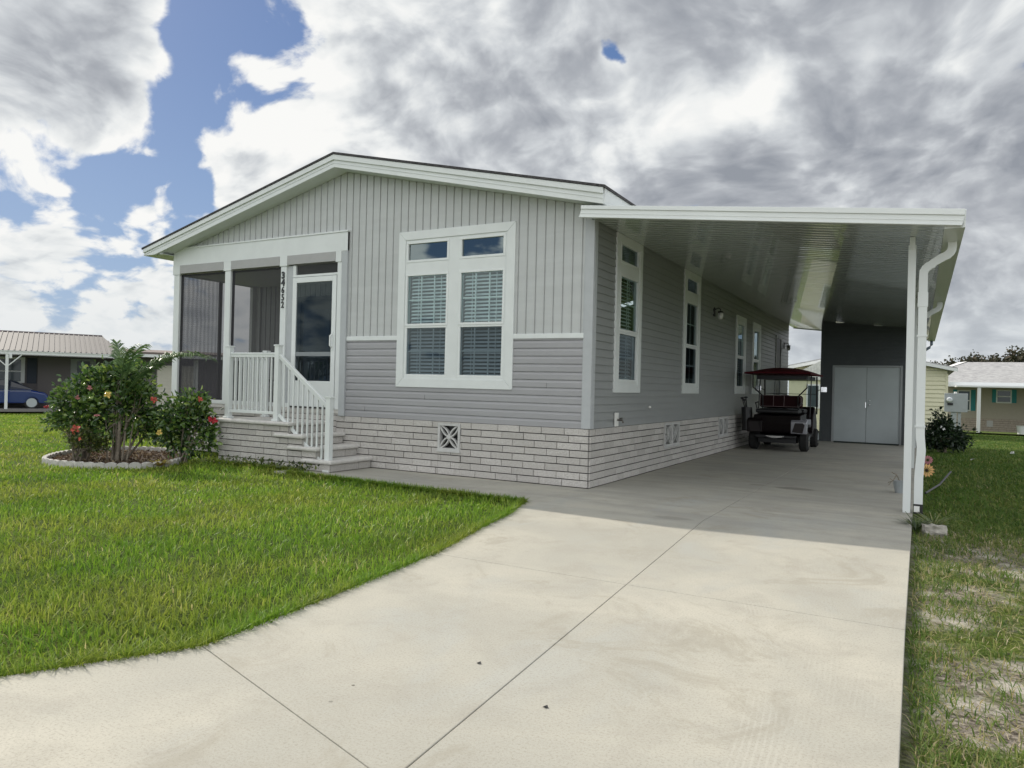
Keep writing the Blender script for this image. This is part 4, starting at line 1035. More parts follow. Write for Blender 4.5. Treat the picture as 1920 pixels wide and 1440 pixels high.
# palm
def palm():
    c0 = at(222, DB - .15); root = empty('pygmy_palm', (c0[0], c0[1], 0), 'slender multi stemmed palm rising above the hibiscus with one frond arching right', 'palm')
    for (px, top, r) in ((222, (228, 755), .026), (213, (216, 770), .012), (232, (240, 765), .014), (205, (200, 780), .010), (240, (252, 790), .010)):
        a = Vector((*at(px, DB - .25)[:2], -.05)); b = Vector(at(top[0], DB - .1, top[1])); MB().tube([a, a.lerp(b, .5) + Vector((.01, .0, 0)), b], [r * 1.25, r, r * .7], 7).build('trunk', BARK, root, fix=False)
    PM = mat('palm_leaflets', (.05, .09, .03), .32, spec=.6, fn=fn_leaf([(0, (.05, .10, .04)), (.6, (.10, .17, .06)), (1, (.20, .28, .12))]))
    for pts, ll, k in ((((230, 750), (232, 690), (217, 643)), .20, 26), (((232, 745), (238, 660), (266, 648)), .19, 22), (((235, 745), (300, 640), (387, 672)), .21, 38), (((232, 745), (262, 690), (290, 690)), .16, 20),
                       (((226, 740), (208, 690), (190, 705)), .14, 16), (((235, 745), (275, 680), (330, 668)), .18, 26), (((228, 742), (225, 680), (240, 655)), .17, 18)):
        p = [Vector(at(q[0], DB - .15 - .25 * i * (1 if pts[2][0] > 225 else -.5), q[1])) for i, q in enumerate(pts)]
        cur = lambda t: p[0] * (1 - t) ** 2 + p[1] * 2 * t * (1 - t) + p[2] * t * t
        mb = MB(); mb.tube([cur(i / 12) for i in range(13)], [.012 * (1 - .85 * i / 12) + .0015 for i in range(13)], 5, cap=False)
        for i in range(k):
            t = .28 + .72 * i / (k - 1); c = cur(t); d = (cur(min(1, t + .02)) - cur(t - .02)).normalized(); s = d.cross(Vector((0, 0, 1))).normalized()
            for sg in (-1, 1):
                L = ll * 1.35 * (.55 + .45 * math.sin(math.pi * min(1, t * .9 + .12))) * random.uniform(.8, 1.15)
                o = (s * sg * .8 + d * .55 + Vector((0, 0, random.uniform(.1, .45)))).normalized(); e1 = c + o * L * .55; e2 = c + o * L * .95 + Vector((0, 0, -L * random.uniform(.15, .5)))
                w = d.cross(o).normalized() * .004 + d * .0115
                mb.add([c - w, c + w, e1 + w * 1.1, e1 - w * 1.1, e2], [(0, 1, 2, 3), (3, 2, 4)])
        mb.build('frond', PM, root, fix=False)
palm()
def rosette(name, label, cat, px, D, n, L, w, stops, lift=.75, loc=None, z=0.):
    c = at(px, D) if loc is None else loc; mb = MB()
    for i in range(n):
        a = 2 * math.pi * i / n * 2.4 + random.random(); u = Vector((math.cos(a), math.sin(a), 0)); v = Vector((-math.sin(a), math.cos(a), 0)); l = L * random.uniform(.65, 1.1); k = random.uniform(.5, 1.2) * lift
        p = [Vector((c[0], c[1], z)) + u * l * t * (1.1 - .3 * k) + Vector((0, 0, l * k * (t * 1.1 - .65 * t * t))) for t in (.03, .35, .7, 1)]
        ws = [w * .5, w, w * .7, 0.001]
        for j in range(3): mb.add([p[j] - v * ws[j] / 2, p[j] + v * ws[j] / 2, p[j + 1] + v * ws[j + 1] / 2, p[j + 1] - v * ws[j + 1] / 2], [(0, 1, 2, 3)])
    o = mb.build(name, mat(name + '_leaves', (.2, .2, .1), .45, fn=fn_leaf(stops)), fix=False, loc=(c[0], c[1], 0)); return tag(o, label, cat)
rosette('bromeliad', 'small yellow and coral bromeliad at the right front of the stone ringed bed', 'plant', 303, DB - .75, 34, .25, .035, [(0, (.35, .30, .06)), (.5, (.45, .36, .09)), (.8, (.40, .17, .07)), (1, (.16, .20, .05))])
# stone ring and mulch
def bed():
    ring = empty('stone_edging', (-7.3, -1.55, 0), 'ring of scalloped pale concrete edging stones around the flower bed', 'garden edging')
    n = len(BEDC); pts = []
    for i in range(n):
        a, b, c, d = (Vector(BEDC[(i + k - 1) % n]) for k in range(4))
        for s in range(12):
            t = s / 12; pts.append(.5 * ((2 * b) + (c - a) * t + (2 * a - 5 * b + 4 * c - d) * t * t + (3 * b - a - 3 * c + d) * t ** 3))
    L = 0; marks = []; step = .155; nxt = 0
    for p, q in zip(pts, pts[1:] + pts[:1]):
        l = (q - p).length
        while nxt < L + l: marks.append((p.lerp(q, (nxt - L) / l), (q - p).normalized())); nxt += step
        L += l
    for (p, d) in marks[:100]:
        mb = MB(); w = .076; prof = [(-w, -.05)] + [(-w * math.cos(math.pi * i / 8), .032 + .035 * math.sin(math.pi * i / 8) + random.uniform(-.002, .002)) for i in range(9)] + [(w, -.05)]
        nn = Vector((-d.y, d.x)); T = lambda u, v, ww: (p.x + d.x * u + nn.x * ww, p.y + d.y * u + nn.y * ww, v + random.uniform(-.003, .003))
        mb.prism(prof, -.028, .028, T); mb.build('edging_stone', mat('edging_concrete', (.48, .465, .43), .9, noise=.15, nscale=12, bump=.003), ring)
    me = MB(); me.add([(p.x, p.y, -.01 + 0 * random.random()) for p in pts], [tuple(range(len(pts)))]); o = me.build('mulch', mat('mulch', (.085, .06, .045), .95, noise=.5, nscale=30, bump=.03, bscale=22)); tag(o, 'dark brown mulch filling the stone ringed flower bed', 'mulch', kind='stuff')
    k = 2600; x = -8.6 + rng.random(k) * 2.6; y = -2.6 + rng.random(k) * 2.1; s = inpoly(x, y, BEDC); x, y = x[s], y[s]; dd = rng.normal(size=(len(x), 3)); dd[:, 2] = abs(dd[:, 2]) * .4
    o = leaf_mesh('leaf_litter', mat('litter', (.1, .08, .05), .9, fn=fn_leaf([(0, (.05, .035, .025)), (.6, (.14, .09, .055)), (1, (.33, .27, .18))])), np.stack([x, y, np.full(len(x), .0)], 1), dd, .05, .5, fold=.2); tag(o, 'fallen leaves and wood chips scattered over the flower bed', 'leaf litter', kind='stuff')
bed()
# weeds at the foot of the steps
k = 240; x = -5.9 + rng.random(k) ** .8 * 2.2; y = -1.0 - .30 * rng.random(k) ** 1.5; dd = rng.normal(size=(k, 3)); dd[:, 2] = abs(dd[:, 2]) + .2
tag(leaf_mesh('weeds', HIB2, np.stack([x, y, .02 + .10 * rng.random(k)], 1), dd, .055, .5), 'low weeds growing along the foot of the entry steps', 'weeds', kind='stuff')

# right side plants
b0 = (4.25, 12.7, -.08)
RB = shrub('dark_bush', 'large dark bush beside the shed below the electric meter', 'bush', b0, [(4.12, 12.7, .30, .42, .45, .33, 8), (4.22, 12.7, .55, .24, .3, .22, 3), (4.55, 12.9, .22, .24, .35, .24, 3), (3.95, 12.6, .22, .20, .35, .24, 2), (4.10, 12.7, .88, .03, .03, .10, .2)], 360, 10, .085, DKL, 10)
for p in ((4.18, 12.25, .55), (4.24, 12.25, .50), (4.0, 12.25, .38)): flower(RB, p, .045, (.8, .8, .75), 'white_petals')
g1 = rosette('flowering_annual', 'pink and maroon flowers beside the driveway behind the downspout', 'flowers', 0, 0, 26, .22, .05, [(0, (.05, .03, .03)), (.6, (.12, .04, .05)), (1, (.05, .08, .03))], loc=(3.80, 7.4, 0), z=-.05)
f0 = empty('gerbera', (3.82, 4.9, -.06), 'low plant with an orange daisy flower beside the driveway', 'flowers')
def daisy(root, p, r, col, nm):
    c = Vector(p); ax = (Vector(CAM) - c + Vector((0, 0, 1.5))).normalized(); a = ax.cross(Vector((0, 0, 1))).normalized(); b = ax.cross(a); mb = MB()
    for k in range(13):
        t = 2 * math.pi * k / 13; u = a * math.cos(t) + b * math.sin(t); v = -a * math.sin(t) + b * math.cos(t); mb.add([c + u * r * .2, c + u * r * .7 - v * r * .16, c + u * r, c + u * r * .7 + v * r * .16], [(0, 1, 2, 3)])
    mb.build('flower_head', mat(nm, col, .6), root, fix=False); MB().ell((c + ax * .01), r * .2, r * .2, r * .2, 8, 5).build('flower_centre', mat('dark_centre', (.06, .03, .02), .8), root, smooth=True)
daisy(f0, (3.83, 4.9, .10), .115, (.72, .42, .16), 'orange_petals')
MB().tube([(3.82, 4.92, -.06), (3.83, 4.9, .1)], .008).build('stem', HIB2, f0, fix=False)
daisy(g1 if False else f0, (3.86, 6.9, .12), .09, (.55, .20, .24), 'rose_petals')
tag(MB().tube([(3.80, 2.55, .0), (3.98, 3.5, .03), (4.14, 4.25, .16)], .014, 6).build('dark_stake', BLACK, loc=(3.8, 2.6, 0)), 'thin black stake leaning low over the side lawn', 'stake')
pot = empty('plant_pot', (3.50, 2.35, 0), 'small grey pot with a dry twig beside the carport column', 'plant pot')
MB().tube([(3.50, 2.35, 0), (3.50, 2.35, .14), (3.50, 2.35, .16)], [.055, .085, .09], 12).build('pot', STEEL, pot)
MB().tube([(3.50, 2.35, .14), (3.46, 2.30, .24), (3.40, 2.30, .27)], .006, 5).tube([(3.46, 2.30, .24), (3.42, 2.28, .16), (3.36, 2.28, .13)], .005, 5).tube([(3.42, 2.28, .16), (3.38, 2.28, .19)], .004, 5).tube([(3.4, 2.28, .15), (3.37, 2.25, .10)], .004, 5).build('twig', BARK, pot, fix=False)
rosette('grass_tuft', 'coarse dark grass tuft at the foot of the carport column', 'grass tuft', 0, 0, 70, .30, .010, [(0, (.03, .05, .02)), (.6, (.06, .10, .03)), (1, (.16, .17, .06))], lift=1.0, loc=(3.70, -.33, 0), z=-.06)
rosette('pale_grass_tuft', 'pale green grass tuft behind the stone block near the column', 'grass tuft', 0, 0, 60, .34, .010, [(0, (.08, .12, .04)), (.6, (.16, .20, .07)), (1, (.33, .30, .13))], lift=.9, loc=(3.86, -.05, 0), z=-.06)
def rock(name, label, cat, c, s, col, seed):
    r = random.Random(seed); bm = bmesh.new(); bmesh.ops.create_cube(bm, size=1); bmesh.ops.subdivide_edges(bm, edges=bm.edges, cuts=3, use_grid_fill=True)
    for v in bm.verts:
        v.co = Vector((v.co.x * s[0], v.co.y * s[1], v.co.z * s[2])) * (1 - .12 * (v.co.length - .5)) + Vector((r.uniform(-1, 1), r.uniform(-1, 1), r.uniform(-1, 1))) * .009
    me = bpy.data.meshes.new(name); bm.to_mesh(me); bm.free(); me.materials.append(mat(name + '_stone', col, .95, noise=.25, nscale=14, bump=.006, bscale=30)); o = bpy.data.objects.new(name, me); COL.objects.link(o); o.location = c; o.rotation_euler = (0, 0, .25)
    return tag(o, label, cat)
rock('stone_block', 'rough weathered block lying in the grass by the downspout', 'stone', (3.86, -.42, -.03), (.20, .13, .13), (.36, .34, .30), 3)
def litter(label, c, s):
    mb = MB(); v = [(c[0] + random.uniform(-s, s), c[1] + random.uniform(-s, s), c[2] + random.uniform(0, s)) for _ in range(8)]; mb.add(v, [(0, 1, 2), (2, 3, 4), (4, 5, 1), (5, 6, 7), (0, 3, 6)])
    tag(mb.build('paper_scrap', mat('paper_white', (.8, .8, .78), .7), loc=c, fix=False), label, 'litter')
litter('bright white crumpled paper scrap on the shaded side lawn', (5.62, 11.7, .02), .07); litter('thin pale scrap lying on the side lawn nearer the downspout', (4.68, 9.1, .0), .05)
for i, (x, y) in enumerate(((1.95, -5.8), (2.42, -6.05))):
    tag(MB().add([(x - .014, y, .001), (x - .003, y - .008, .008), (x + .015, y - .002, .002), (x + .004, y + .008, .010), (x, y, .0005)], [(0, 1, 4), (1, 2, 4), (2, 3, 4), (3, 0, 4)]).build('dead_leaf', BLACK, loc=(x, y, 0)), ['tiny dark leaf fragment on the front slab nearer the long joint', 'tiny dark leaf fragment on the front slab farther from the long joint'][i], 'leaf')

# ------------------------------------------------------------------ electric meter
mt = empty('electric_meter', (4.92, 22.9, gz(4.92, 22.9)), 'grey electric meter cabinet on posts behind the dark bush', 'meter cabinet')
MB().box(4.50, 5.24, 22.8, 23.05, .75, 1.44).build('cabinet', STEEL, mt, bevel=.01)
MB().tube([(4.66, 22.8, 1.2), (4.66, 22.70, 1.2), (4.66, 22.66, 1.2)], [.10, .10, .06], 14).build('meter_dial', mat('meter_glass', (.55, .58, .6), .1), mt)
MB().box(4.60, 4.78, 22.77, 22.8, 1.0, 1.08).build('latch', BLACK, mt); MB().tube([(4.85, 22.9, 1.44), (4.85, 22.9, 1.50)], .05).build('cable_head', mat('plate_white', (.75, .75, .72), .5), mt)
MB().box(4.72, 4.90, 22.85, 22.98, -.3, .75).build('post', STEEL, mt); MB().box(4.94, 5.04, 22.86, 22.96, -.3, .75).build('post', STEEL, mt)

# ------------------------------------------------------------------ golf cart
def golf_cart():
    X, Y = .94, 8.32; T = lambda a, b, c: (X + a, Y + b, c)
    g = empty('golf_cart', (X, Y + 1, 0), 'dark maroon golf cart with canopy and rear facing seat parked under the carport', 'golf cart')
    BODY = mat('cart_body_paint', (.006, .003, .004), .35, spec=.3, coat=.2); SEAT = mat('maroon_seat_vinyl', (.018, .002, .003), .6, spec=.15, noise=.1, nscale=8); PIPE = mat('seat_piping', (.26, .20, .20), .5)
    RUB = mat('tyre_rubber', (.018, .018, .018), .85); BLK = BLACK; SIL = mat('cart_silver_trim', (.36, .36, .40), .25, metal=.4); CAN = mat('canopy_maroon', (.075, .003, .008), .7, spec=.2, noise=.1, nscale=3)
    S = lambda u, v, w: (X + w, Y + u, v)
    b = MB(); b.prism([(.06, .40), (.0, .62), (.06, .80), (.95, .84), (.95, .30), (.75, .30), (.70, .46), (.55, .58), (.38, .60), (.22, .54), (.12, .40)], -.50, .50, S)
    b.prism([(.95, .26), (.95, .36), (1.70, .36), (1.80, .80), (1.92, .98), (2.10, .92), (2.38, .62), (2.42, .36), (2.30, .26)], -.56, .56, S)
    body = b.build('body', BODY, g, bevel=.02)
    MB().box(X - .40, X + .40, Y + .1, Y + 2.3, .18, .28).build('chassis', BLK, body)
    MB().box(X - .42, X + .42, Y - .12, Y + .05, .30, .36).build('rear_step', BLK, body, bevel=.01)
    c = MB(); c.add([T(-.21, -.13, .345), T(.20, -.13, .345), T(.12, -.13, .315), T(.02, -.13, .300), T(-.06, -.13, .300), T(-.16, -.13, .322)], [(0, 1, 2, 3, 4, 5)]); c.build('rear_chevron', CHROME, body)
    for sg in (-1, 1):
        f = MB(); f.prism([(-.02, .40), (-.03, .66), (.05, .72), (.66, .72), (.72, .52), (.62, .60), (.16, .60), (.10, .40)], sg * .30, sg * .635, S); fd = f.build('fender', SIL if sg > 0 else BODY, g, bevel=.02)  # left fender made dark to put its deeper shade into the colour
        l = MB(); l.add([T(sg * .33, -.036, .435), T(sg * .55, -.036, .42), T(sg * .59, -.036, .60), T(sg * .55, -.036, .645), T(sg * .39, -.036, .64)], [(0, 1, 2, 3, 4)]); l.build('tail_lamp', mat('dark_lamp', (.008, .003, .004), .5), fd)
    for (yy, nm) in ((.38, 'r'), (2.05, 'f')):
        for sg in (-1, 1):
            w = MB(); xo = X + sg * .44; x1 = X + sg * .635; R = .225
            prof = [(0.8, 0.), (1, .18), (1, .82), (.8, 1.)]
            secs = []; pth = []
            for (rr, t) in prof:
                x = xo + (x1 - xo) * t; secs.append([(x, Y + yy + R * rr * math.cos(2 * math.pi * k / 24), R + R * rr * math.sin(2 * math.pi * k / 24)) for k in range(24)]); pth.append(0)
            wh = w.sweep(pth, secs).build('wheel', RUB, g)
            rm = MB(); rm.tube([(x1 - sg * .03, Y + yy, R), (x1 + sg * .004, Y + yy, R)], [.12, .125], 16); 
            rim = rm.build('rim', CHROME, wh)
    # seats
    def cushion(y0, y1, z0, z1, hw, name, tilt=0):
        o = MB().add([T(-hw, y0, z0), T(hw, y0, z0), T(hw, y1, z0), T(-hw, y1, z0), T(-hw, y0 + tilt, z1), T(hw, y0 + tilt, z1), T(hw, y1 + tilt, z1), T(-hw, y1 + tilt, z1)], [(0, 1, 2, 3), (4, 5, 6, 7), (0, 1, 5, 4), (1, 2, 6, 5), (2, 3, 7, 6), (3, 0, 4, 7)]).build(name, SEAT if name == 'backrest' else BLK, g, bevel=.03); return o
    cushion(.02, .46, .84, .93, .46, 'seat'); cushion(.62, 1.08, .84, .93, .50, 'seat')
    br = cushion(.44, .53, .97, 1.24, .455, 'backrest', .03); cushion(.58, .66, .95, 1.22, .46, 'backrest', -.0)
    p = MB(); z0, z1 = .985, 1.235; yy = .435
    loop = [(-.44, z0 + .03), (-.41, z0), (.41, z0), (.44, z0 + .03), (.44, z1 - .04), (.40, z1), (-.40, z1), (-.44, z1 - .04), (-.44, z0 + .03)]
    p.tube([T(a, yy + (z - z0) * .11, z) for a, z in loop], .006, 5)
    for a in (-.15, .08, .37): p.tube([T(a, yy - .002, z0), T(a, yy + .028, z1)], .005, 5)
    p.build('piping', PIPE, br, fix=False)
    # canopy
    cp = MB(); ny, nx = 10, 12; rows = []
    for j in range(ny + 1):
        for i in range(nx + 1):
            u = -1 + 2 * i / nx; v = -1 + 2 * j / ny; z = 1.745 + .135 * (1 - abs(u) ** 2.4) * (1 - abs(v) ** 3 * .9); cp.v.append(T(.70 * u, 1.02 + 1.12 * v, z))
    for j in range(ny):
        for i in range(nx): a = j * (nx + 1) + i; cp.f.append((a, a + 1, a + nx + 2, a + nx + 1))
    n0 = len(cp.v); cp.v += [(p_[0], p_[1], p_[2] - .035 if True else 0) for p_ in cp.v[:n0]]; cp.f += [tuple(n0 + q for q in reversed(f)) for f in cp.f[:ny * nx]]
    ring = [i for i in range(nx + 1)] + [(nx + 1) * j + nx for j in range(1, ny + 1)] + [(nx + 1) * ny + i for i in range(nx - 1, -1, -1)] + [(nx + 1) * j for j in range(ny - 1, 0, -1)]
    for a, b_ in zip(ring, ring[1:] + ring[:1]): cp.f.append((a, b_, b_ + n0, a + n0))
    can = cp.build('canopy', CAN, g, smooth=False)
    MB().box(X - .50, X + .56, Y + .35, Y + 1.9, 1.60, 1.69).build('canopy_tray', BLK, can)
    fr = MB()
    for sg in (-1, 1): fr.tube([T(sg * .58, .30, 1.72), T(sg * .58, .30, 1.42), T(sg * .38, .42, 1.22), T(sg * .38, .45, .86)], .016, 6)
    fr.build('rear_strut', BLK, g, fix=False)
    for sg in (-1, 1): MB().tube([T(sg * .60, 1.85, 1.70), T(sg * .60, 1.98, .80)], .02, 6).build('windshield_post', BLK, g, fix=False)
    for sg in (-1, 1): MB().tube([T(sg * .57, 1.1, 1.70), T(sg * .57, .95, .75)], .013, 6).build('side_strut', BLK, g, fix=False)
    ws = MB().box(X - .58, X + .58, Y + 1.94, Y + 1.95, 1.27, 1.285).box(X - .58, X + .58, Y + 1.86, Y + 1.87, 1.67, 1.685).build('windshield_frame', BLK, g)
    q = MB(); q.quad(T(-.58, 1.945, 1.0), T(.58, 1.945, 1.0), T(.58, 1.86, 1.68), T(-.58, 1.86, 1.68)); q.build('windshield', mat('cart_windshield', (1, 1, 1), .02, fn=fn_glass((.82, .86, .86), .02)), ws)
    st = MB(); cx, cy, cz = -.06, 1.40, 1.13; n = 18
    st.tube([T(cx + .16 * math.cos(2 * math.pi * k / n), cy + .10 * math.sin(2 * math.pi * k / n) * .8, cz + .12 * math.sin(2 * math.pi * k / n)) for k in range(n + 1)], .014, 6, cap=False)
    st.tube([T(cx, cy, cz), T(cx, cy + .35, cz - .28)], .015, 6); st.tube([T(cx - .15, cy, cz), T(cx + .15, cy, cz)], .009, 5)
    st.build('steering_wheel', BLK, g, fix=False)
    for sg in (-1, 1):
        a = MB().tube([T(sg * .60, 1.90, 1.36), T(sg * .70, 1.86, 1.40)], .009, 5).build('mirror_arm', BLK, g, fix=False)
        MB().box(X + sg * .755 - .07, X + sg * .755 + .07, Y + 1.85, Y + 1.875, 1.33, 1.47).build('mirror', CHROME, a, bevel=.02)
    for sg in (-1, 1): MB().tube([T(sg * .44, .10, .93), T(sg * .47, .08, 1.06), T(sg * .47, .42, 1.08)], .016, 6).build('armrest', BLK, g, fix=False)
    gb = empty('golf_bag', (X - .72, Y + .22, .3), 'black golf bag strapped to the left rear of the cart with clubs sticking up', 'golf bag')
    MB().tube([T(-.66, .12, .42), T(-.68, .16, .95)], [.11, .12], 12).build('bag', BLK, gb)
    for (dx_, h) in ((-.08, 1.14), (.0, 1.16), (-.03, 1.10)):
        cl = MB().tube([T(-.67 + dx_ * .5, .16, .9), T(-.70 + dx_, .14, h)], .012, 5); cl.ell(T(-.70 + dx_, .14, h + .015), .045, .03, .022, 8, 5); cl.build('club', BLK, gb, fix=False)
golf_cart()

# ------------------------------------------------------------------ neighbours
def left_neighbour():
    O = Vector((-36.99, 10.93, 0)); e = Vector((.478, .878, 0)).normalized(); n = Vector((.878, -.478, 0)).normalized(); G0 = -.52
    T = lambda s, z, t: tuple(O + e * s + n * t + Vector((0, 0, z)))      # wall-like frame: along, up, towards camera
    h = empty('neighbour_house', (-36, 14, G0), 'low house with ribbed tan metal roof and carport across the left lawn', 'house')
    RM = mat('tan_metal_roof', (.082, .078, .080), .65, spec=.3, noise=.04, nscale=1); WT = mat('neighbour_trim', (.68, .70, .70), .5); TP = mat('neighbour_wall', (.14, .13, .135), .8); CR = mat('neighbour_cream', (.50, .48, .42), .8, noise=.04)
    r = MB(); s0, s1 = -9.0, 5.6; rs1 = 4.7; ze, zr = 2.50, 3.68
    P = lambda s, f: T(s, ze + (zr - ze) * f, -4.9 * f)
    r.quad(P(s0, 0), P(s1, 0), P(rs1, 1), P(s0, 1)); r.quad(P(rs1, 1), P(s1, 0), T(s1, ze, -9.8), P(rs1, 1)); r.quad(P(s0, 1), P(rs1, 1), T(s1, ze, -9.8), T(s0, ze, -9.8))
    k = s0
    while k < s1:
        top = 1 if k < rs1 else max(.02, (s1 - k) / (s1 - rs1)); a, b = Vector(P(k, 0)), Vector(P(k, top)); r.obox(a + Vector((0, 0, .02)), b + Vector((0, 0, .02)), .05, .045); k += .245
    rf = r.build('roof', RM, h, fix=False)
    g = MB(); slab(g, T, s0, s1 + .35, 2.31, 2.49, -.06, .08); slab(g, T, s0, s1 + .35, 2.455, 2.49, .08, .11); g.build('gutter', WT, rf)
    rc = MB(); rc.tube([P(s0, 1), P(rs1, 1)], .07, 6); rc.build('ridge_cap', mat('ridge_brown', (.12, .10, .10), .7), rf, fix=False)
    w = MB(); slab(w, T, -9, 6.0, G0, 2.35, -9.6, -3.2); w.build('wall', TP, h)
    w = MB(); slab(w, T, 1.55, 3.1, G0, 2.3, -3.2, -3.15); w.build('wall', mat('neighbour_taupe', (.17, .155, .155), .8), h)
    w = MB(); slab(w, T, 6.0, 17.5, G0, 2.5, -9, -1.2); 
    w.build('wall', TP, h)
    w = MB(); lapm = lambda u, v, ww: T(u, v, ww - .9)
    lap(w, lapm, [(7.3, 9.4, G0, 2.0)], pitch=.2, depth=.03, z00=G0); slab(w, T, 7.3, 9.4, G0, 2.0, -1.2, -.92); w.build('cream_siding', CR, h)
    w = MB(); slab(w, T, 5.75, 18.2, 2.42, 2.58, -.4, .0); slab(w, T, 9.2, 9.45, G0, 2.4, -.9, -.8); w.build('side_eave', WT, h)
    w = MB(); w.quad(T(5.75, 2.58, 0), T(18.2, 2.58, 0), T(18.2, 3.0, -5), T(5.75, 3.0, -5)); slab(w, T, 5.75, 18.2, 2.58, 2.70, -5, -.02); w.build('side_roof', mat('brown_roof', (.16, .13, .12), .9), h)
    for (s, t, wd) in ((.27, .0, .13), (6.1, -.2, .13), (-5.5, 0, .13)):
        p = MB(); slab(p, T, s - wd / 2, s + wd / 2, G0, 2.34, t - wd / 2, t + wd / 2); po = p.build('post', WT, h)
    dsp = MB(); slab(dsp, T, .36, .48, 2.1, 2.34, -.02, .1); dsp.build('downspout', WT, po)
    br = MB(); br.obox(T(.3, 1.7, 0), T(.9, 2.3, 0), .05, .05); br.obox(T(.24, 1.7, 0), T(-.36, 2.3, 0), .05, .05); br.build('brace', WT, h)
    # windows and doors under the carport roof
    for (a, b, c, d) in ((-.6, .95, .9, 2.15),):
        f = MB(); slab(f, T, a, b, c - .08, d + .08, -3.2, -3.14); f = f.build('window', WT, h); q = MB(); slab(q, T, a + .15, b - .18, c, 1.42, -3.13, -3.12); slab(q, T, a + .15, b - .18, 1.48, d - .05, -3.13, -3.12); q.build('pane', mat('far_glass', (.06, .08, .09), .1), f)
    f = MB(); slab(f, T, 1.05, 1.5, .8, 2.2, -3.2, -3.14); f.build('shutter', mat('dark_shutter', (.02, .03, .05), .6), h)
    f = MB(); slab(f, T, 3.1, 4.35, G0, 2.25, -3.2, -3.12); f = f.build('door', mat('grey_door', (.30, .33, .32), .6), h); q = MB(); slab(q, T, 3.42, 4.05, 1.05, 2.12, -3.11, -3.10); slab(q, T, 3.42, 4.05, .2, .97, -3.11, -3.10); q.build('pane', mat('far_glass', (.06, .08, .09), .1), f)
    f = MB(); slab(f, T, 5.1, 5.75, G0, 1.9, -3.2, -3.12); f = f.build('door', mat('cream_door', (.45, .45, .42), .6), h); q = MB(); slab(q, T, 5.32, 5.5, .9, 1.65, -3.11, -3.10); q.build('pane', mat('far_glass', (.06, .08, .09), .1), f)
    # concrete pad and low brick planter lights
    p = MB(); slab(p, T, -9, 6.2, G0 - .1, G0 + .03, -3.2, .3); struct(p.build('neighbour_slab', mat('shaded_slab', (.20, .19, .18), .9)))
    # the blue car
    c0 = O + e * .9 + n * -1.6
    car = empty('parked_car', tuple(c0 + Vector((0, 0, G0))), 'dark blue coupe parked under the neighbouring carport on the left', 'car')
    C = lambda s, z, t: tuple(O + e * (s - .2) + n * (t - 1.6) + Vector((0, 0, z + G0)))
    BL = mat('blue_car_paint', (.010, .03, .15), .22, coat=.6); 
    prof = [(-2.3, .30), (-2.35, .62), (-2.2, .88), (-1.4, .98), (1.45, 1.0), (2.15, .86), (2.32, .62), (2.25, .30)]
    secs = []
    for t, k in ((-.88, .0), (-.80, .06), (.80, .06), (.88, .0)):
        secs.append([C(s * (1 - (0.02 if k == 0 else 0)), z if k else (z - .05 if z > .8 else z), t) for s, z in prof])
    b = MB().sweep([0] * 4, secs).build('body', BL, car, bevel=.05)
    gp = [(-1.55, .97), (-.85, 1.40), (-.35, 1.50), (.45, 1.50), (.85, 1.42), (1.65, .99)]
    secs = [[C(s * .97, z, t) for s, z in gp] for t in (-.72,)] + [[C(s, z, t) for s, z in gp] for t in (-.62, .62)] + [[C(s * .97, z, .72) for s, z in gp]]
    MB().sweep([0] * 4, [[C(s, z if z < 1.2 else z, (-.76 if i == 0 else .76) if z < 1.1 else (-.60 if i == 0 else .60)) for s, z in gp] for i in (0, 1)]).build('cabin', mat('car_dark_glass', (.015, .02, .035), .08), car)
    for s in (-1.45, 1.55):
        for t in (-.78, .78):
            w = MB().tube([C(s, .33, t - .1), C(s, .33, t + .1)], .33, 18).build('wheel', mat('tyre_rubber', (.018, .018, .018), .85), car); MB().tube([C(s, .33, t + .10 * (1 if t > 0 else -1)), C(s, .33, t + .12 * (1 if t > 0 else -1))], .24, 16).build('hubcap', mat('pale_hub', (.42, .46, .46), .4), w)
    MB().add([C(-1.4, .93, .885), C(1.5, .93, .885), C(1.5, .97, .875), C(-1.4, .97, .875)], [(0, 1, 2, 3)]).build('belt_trim', mat('dull_trim', (.10, .12, .16), .5), b)
left_neighbour()
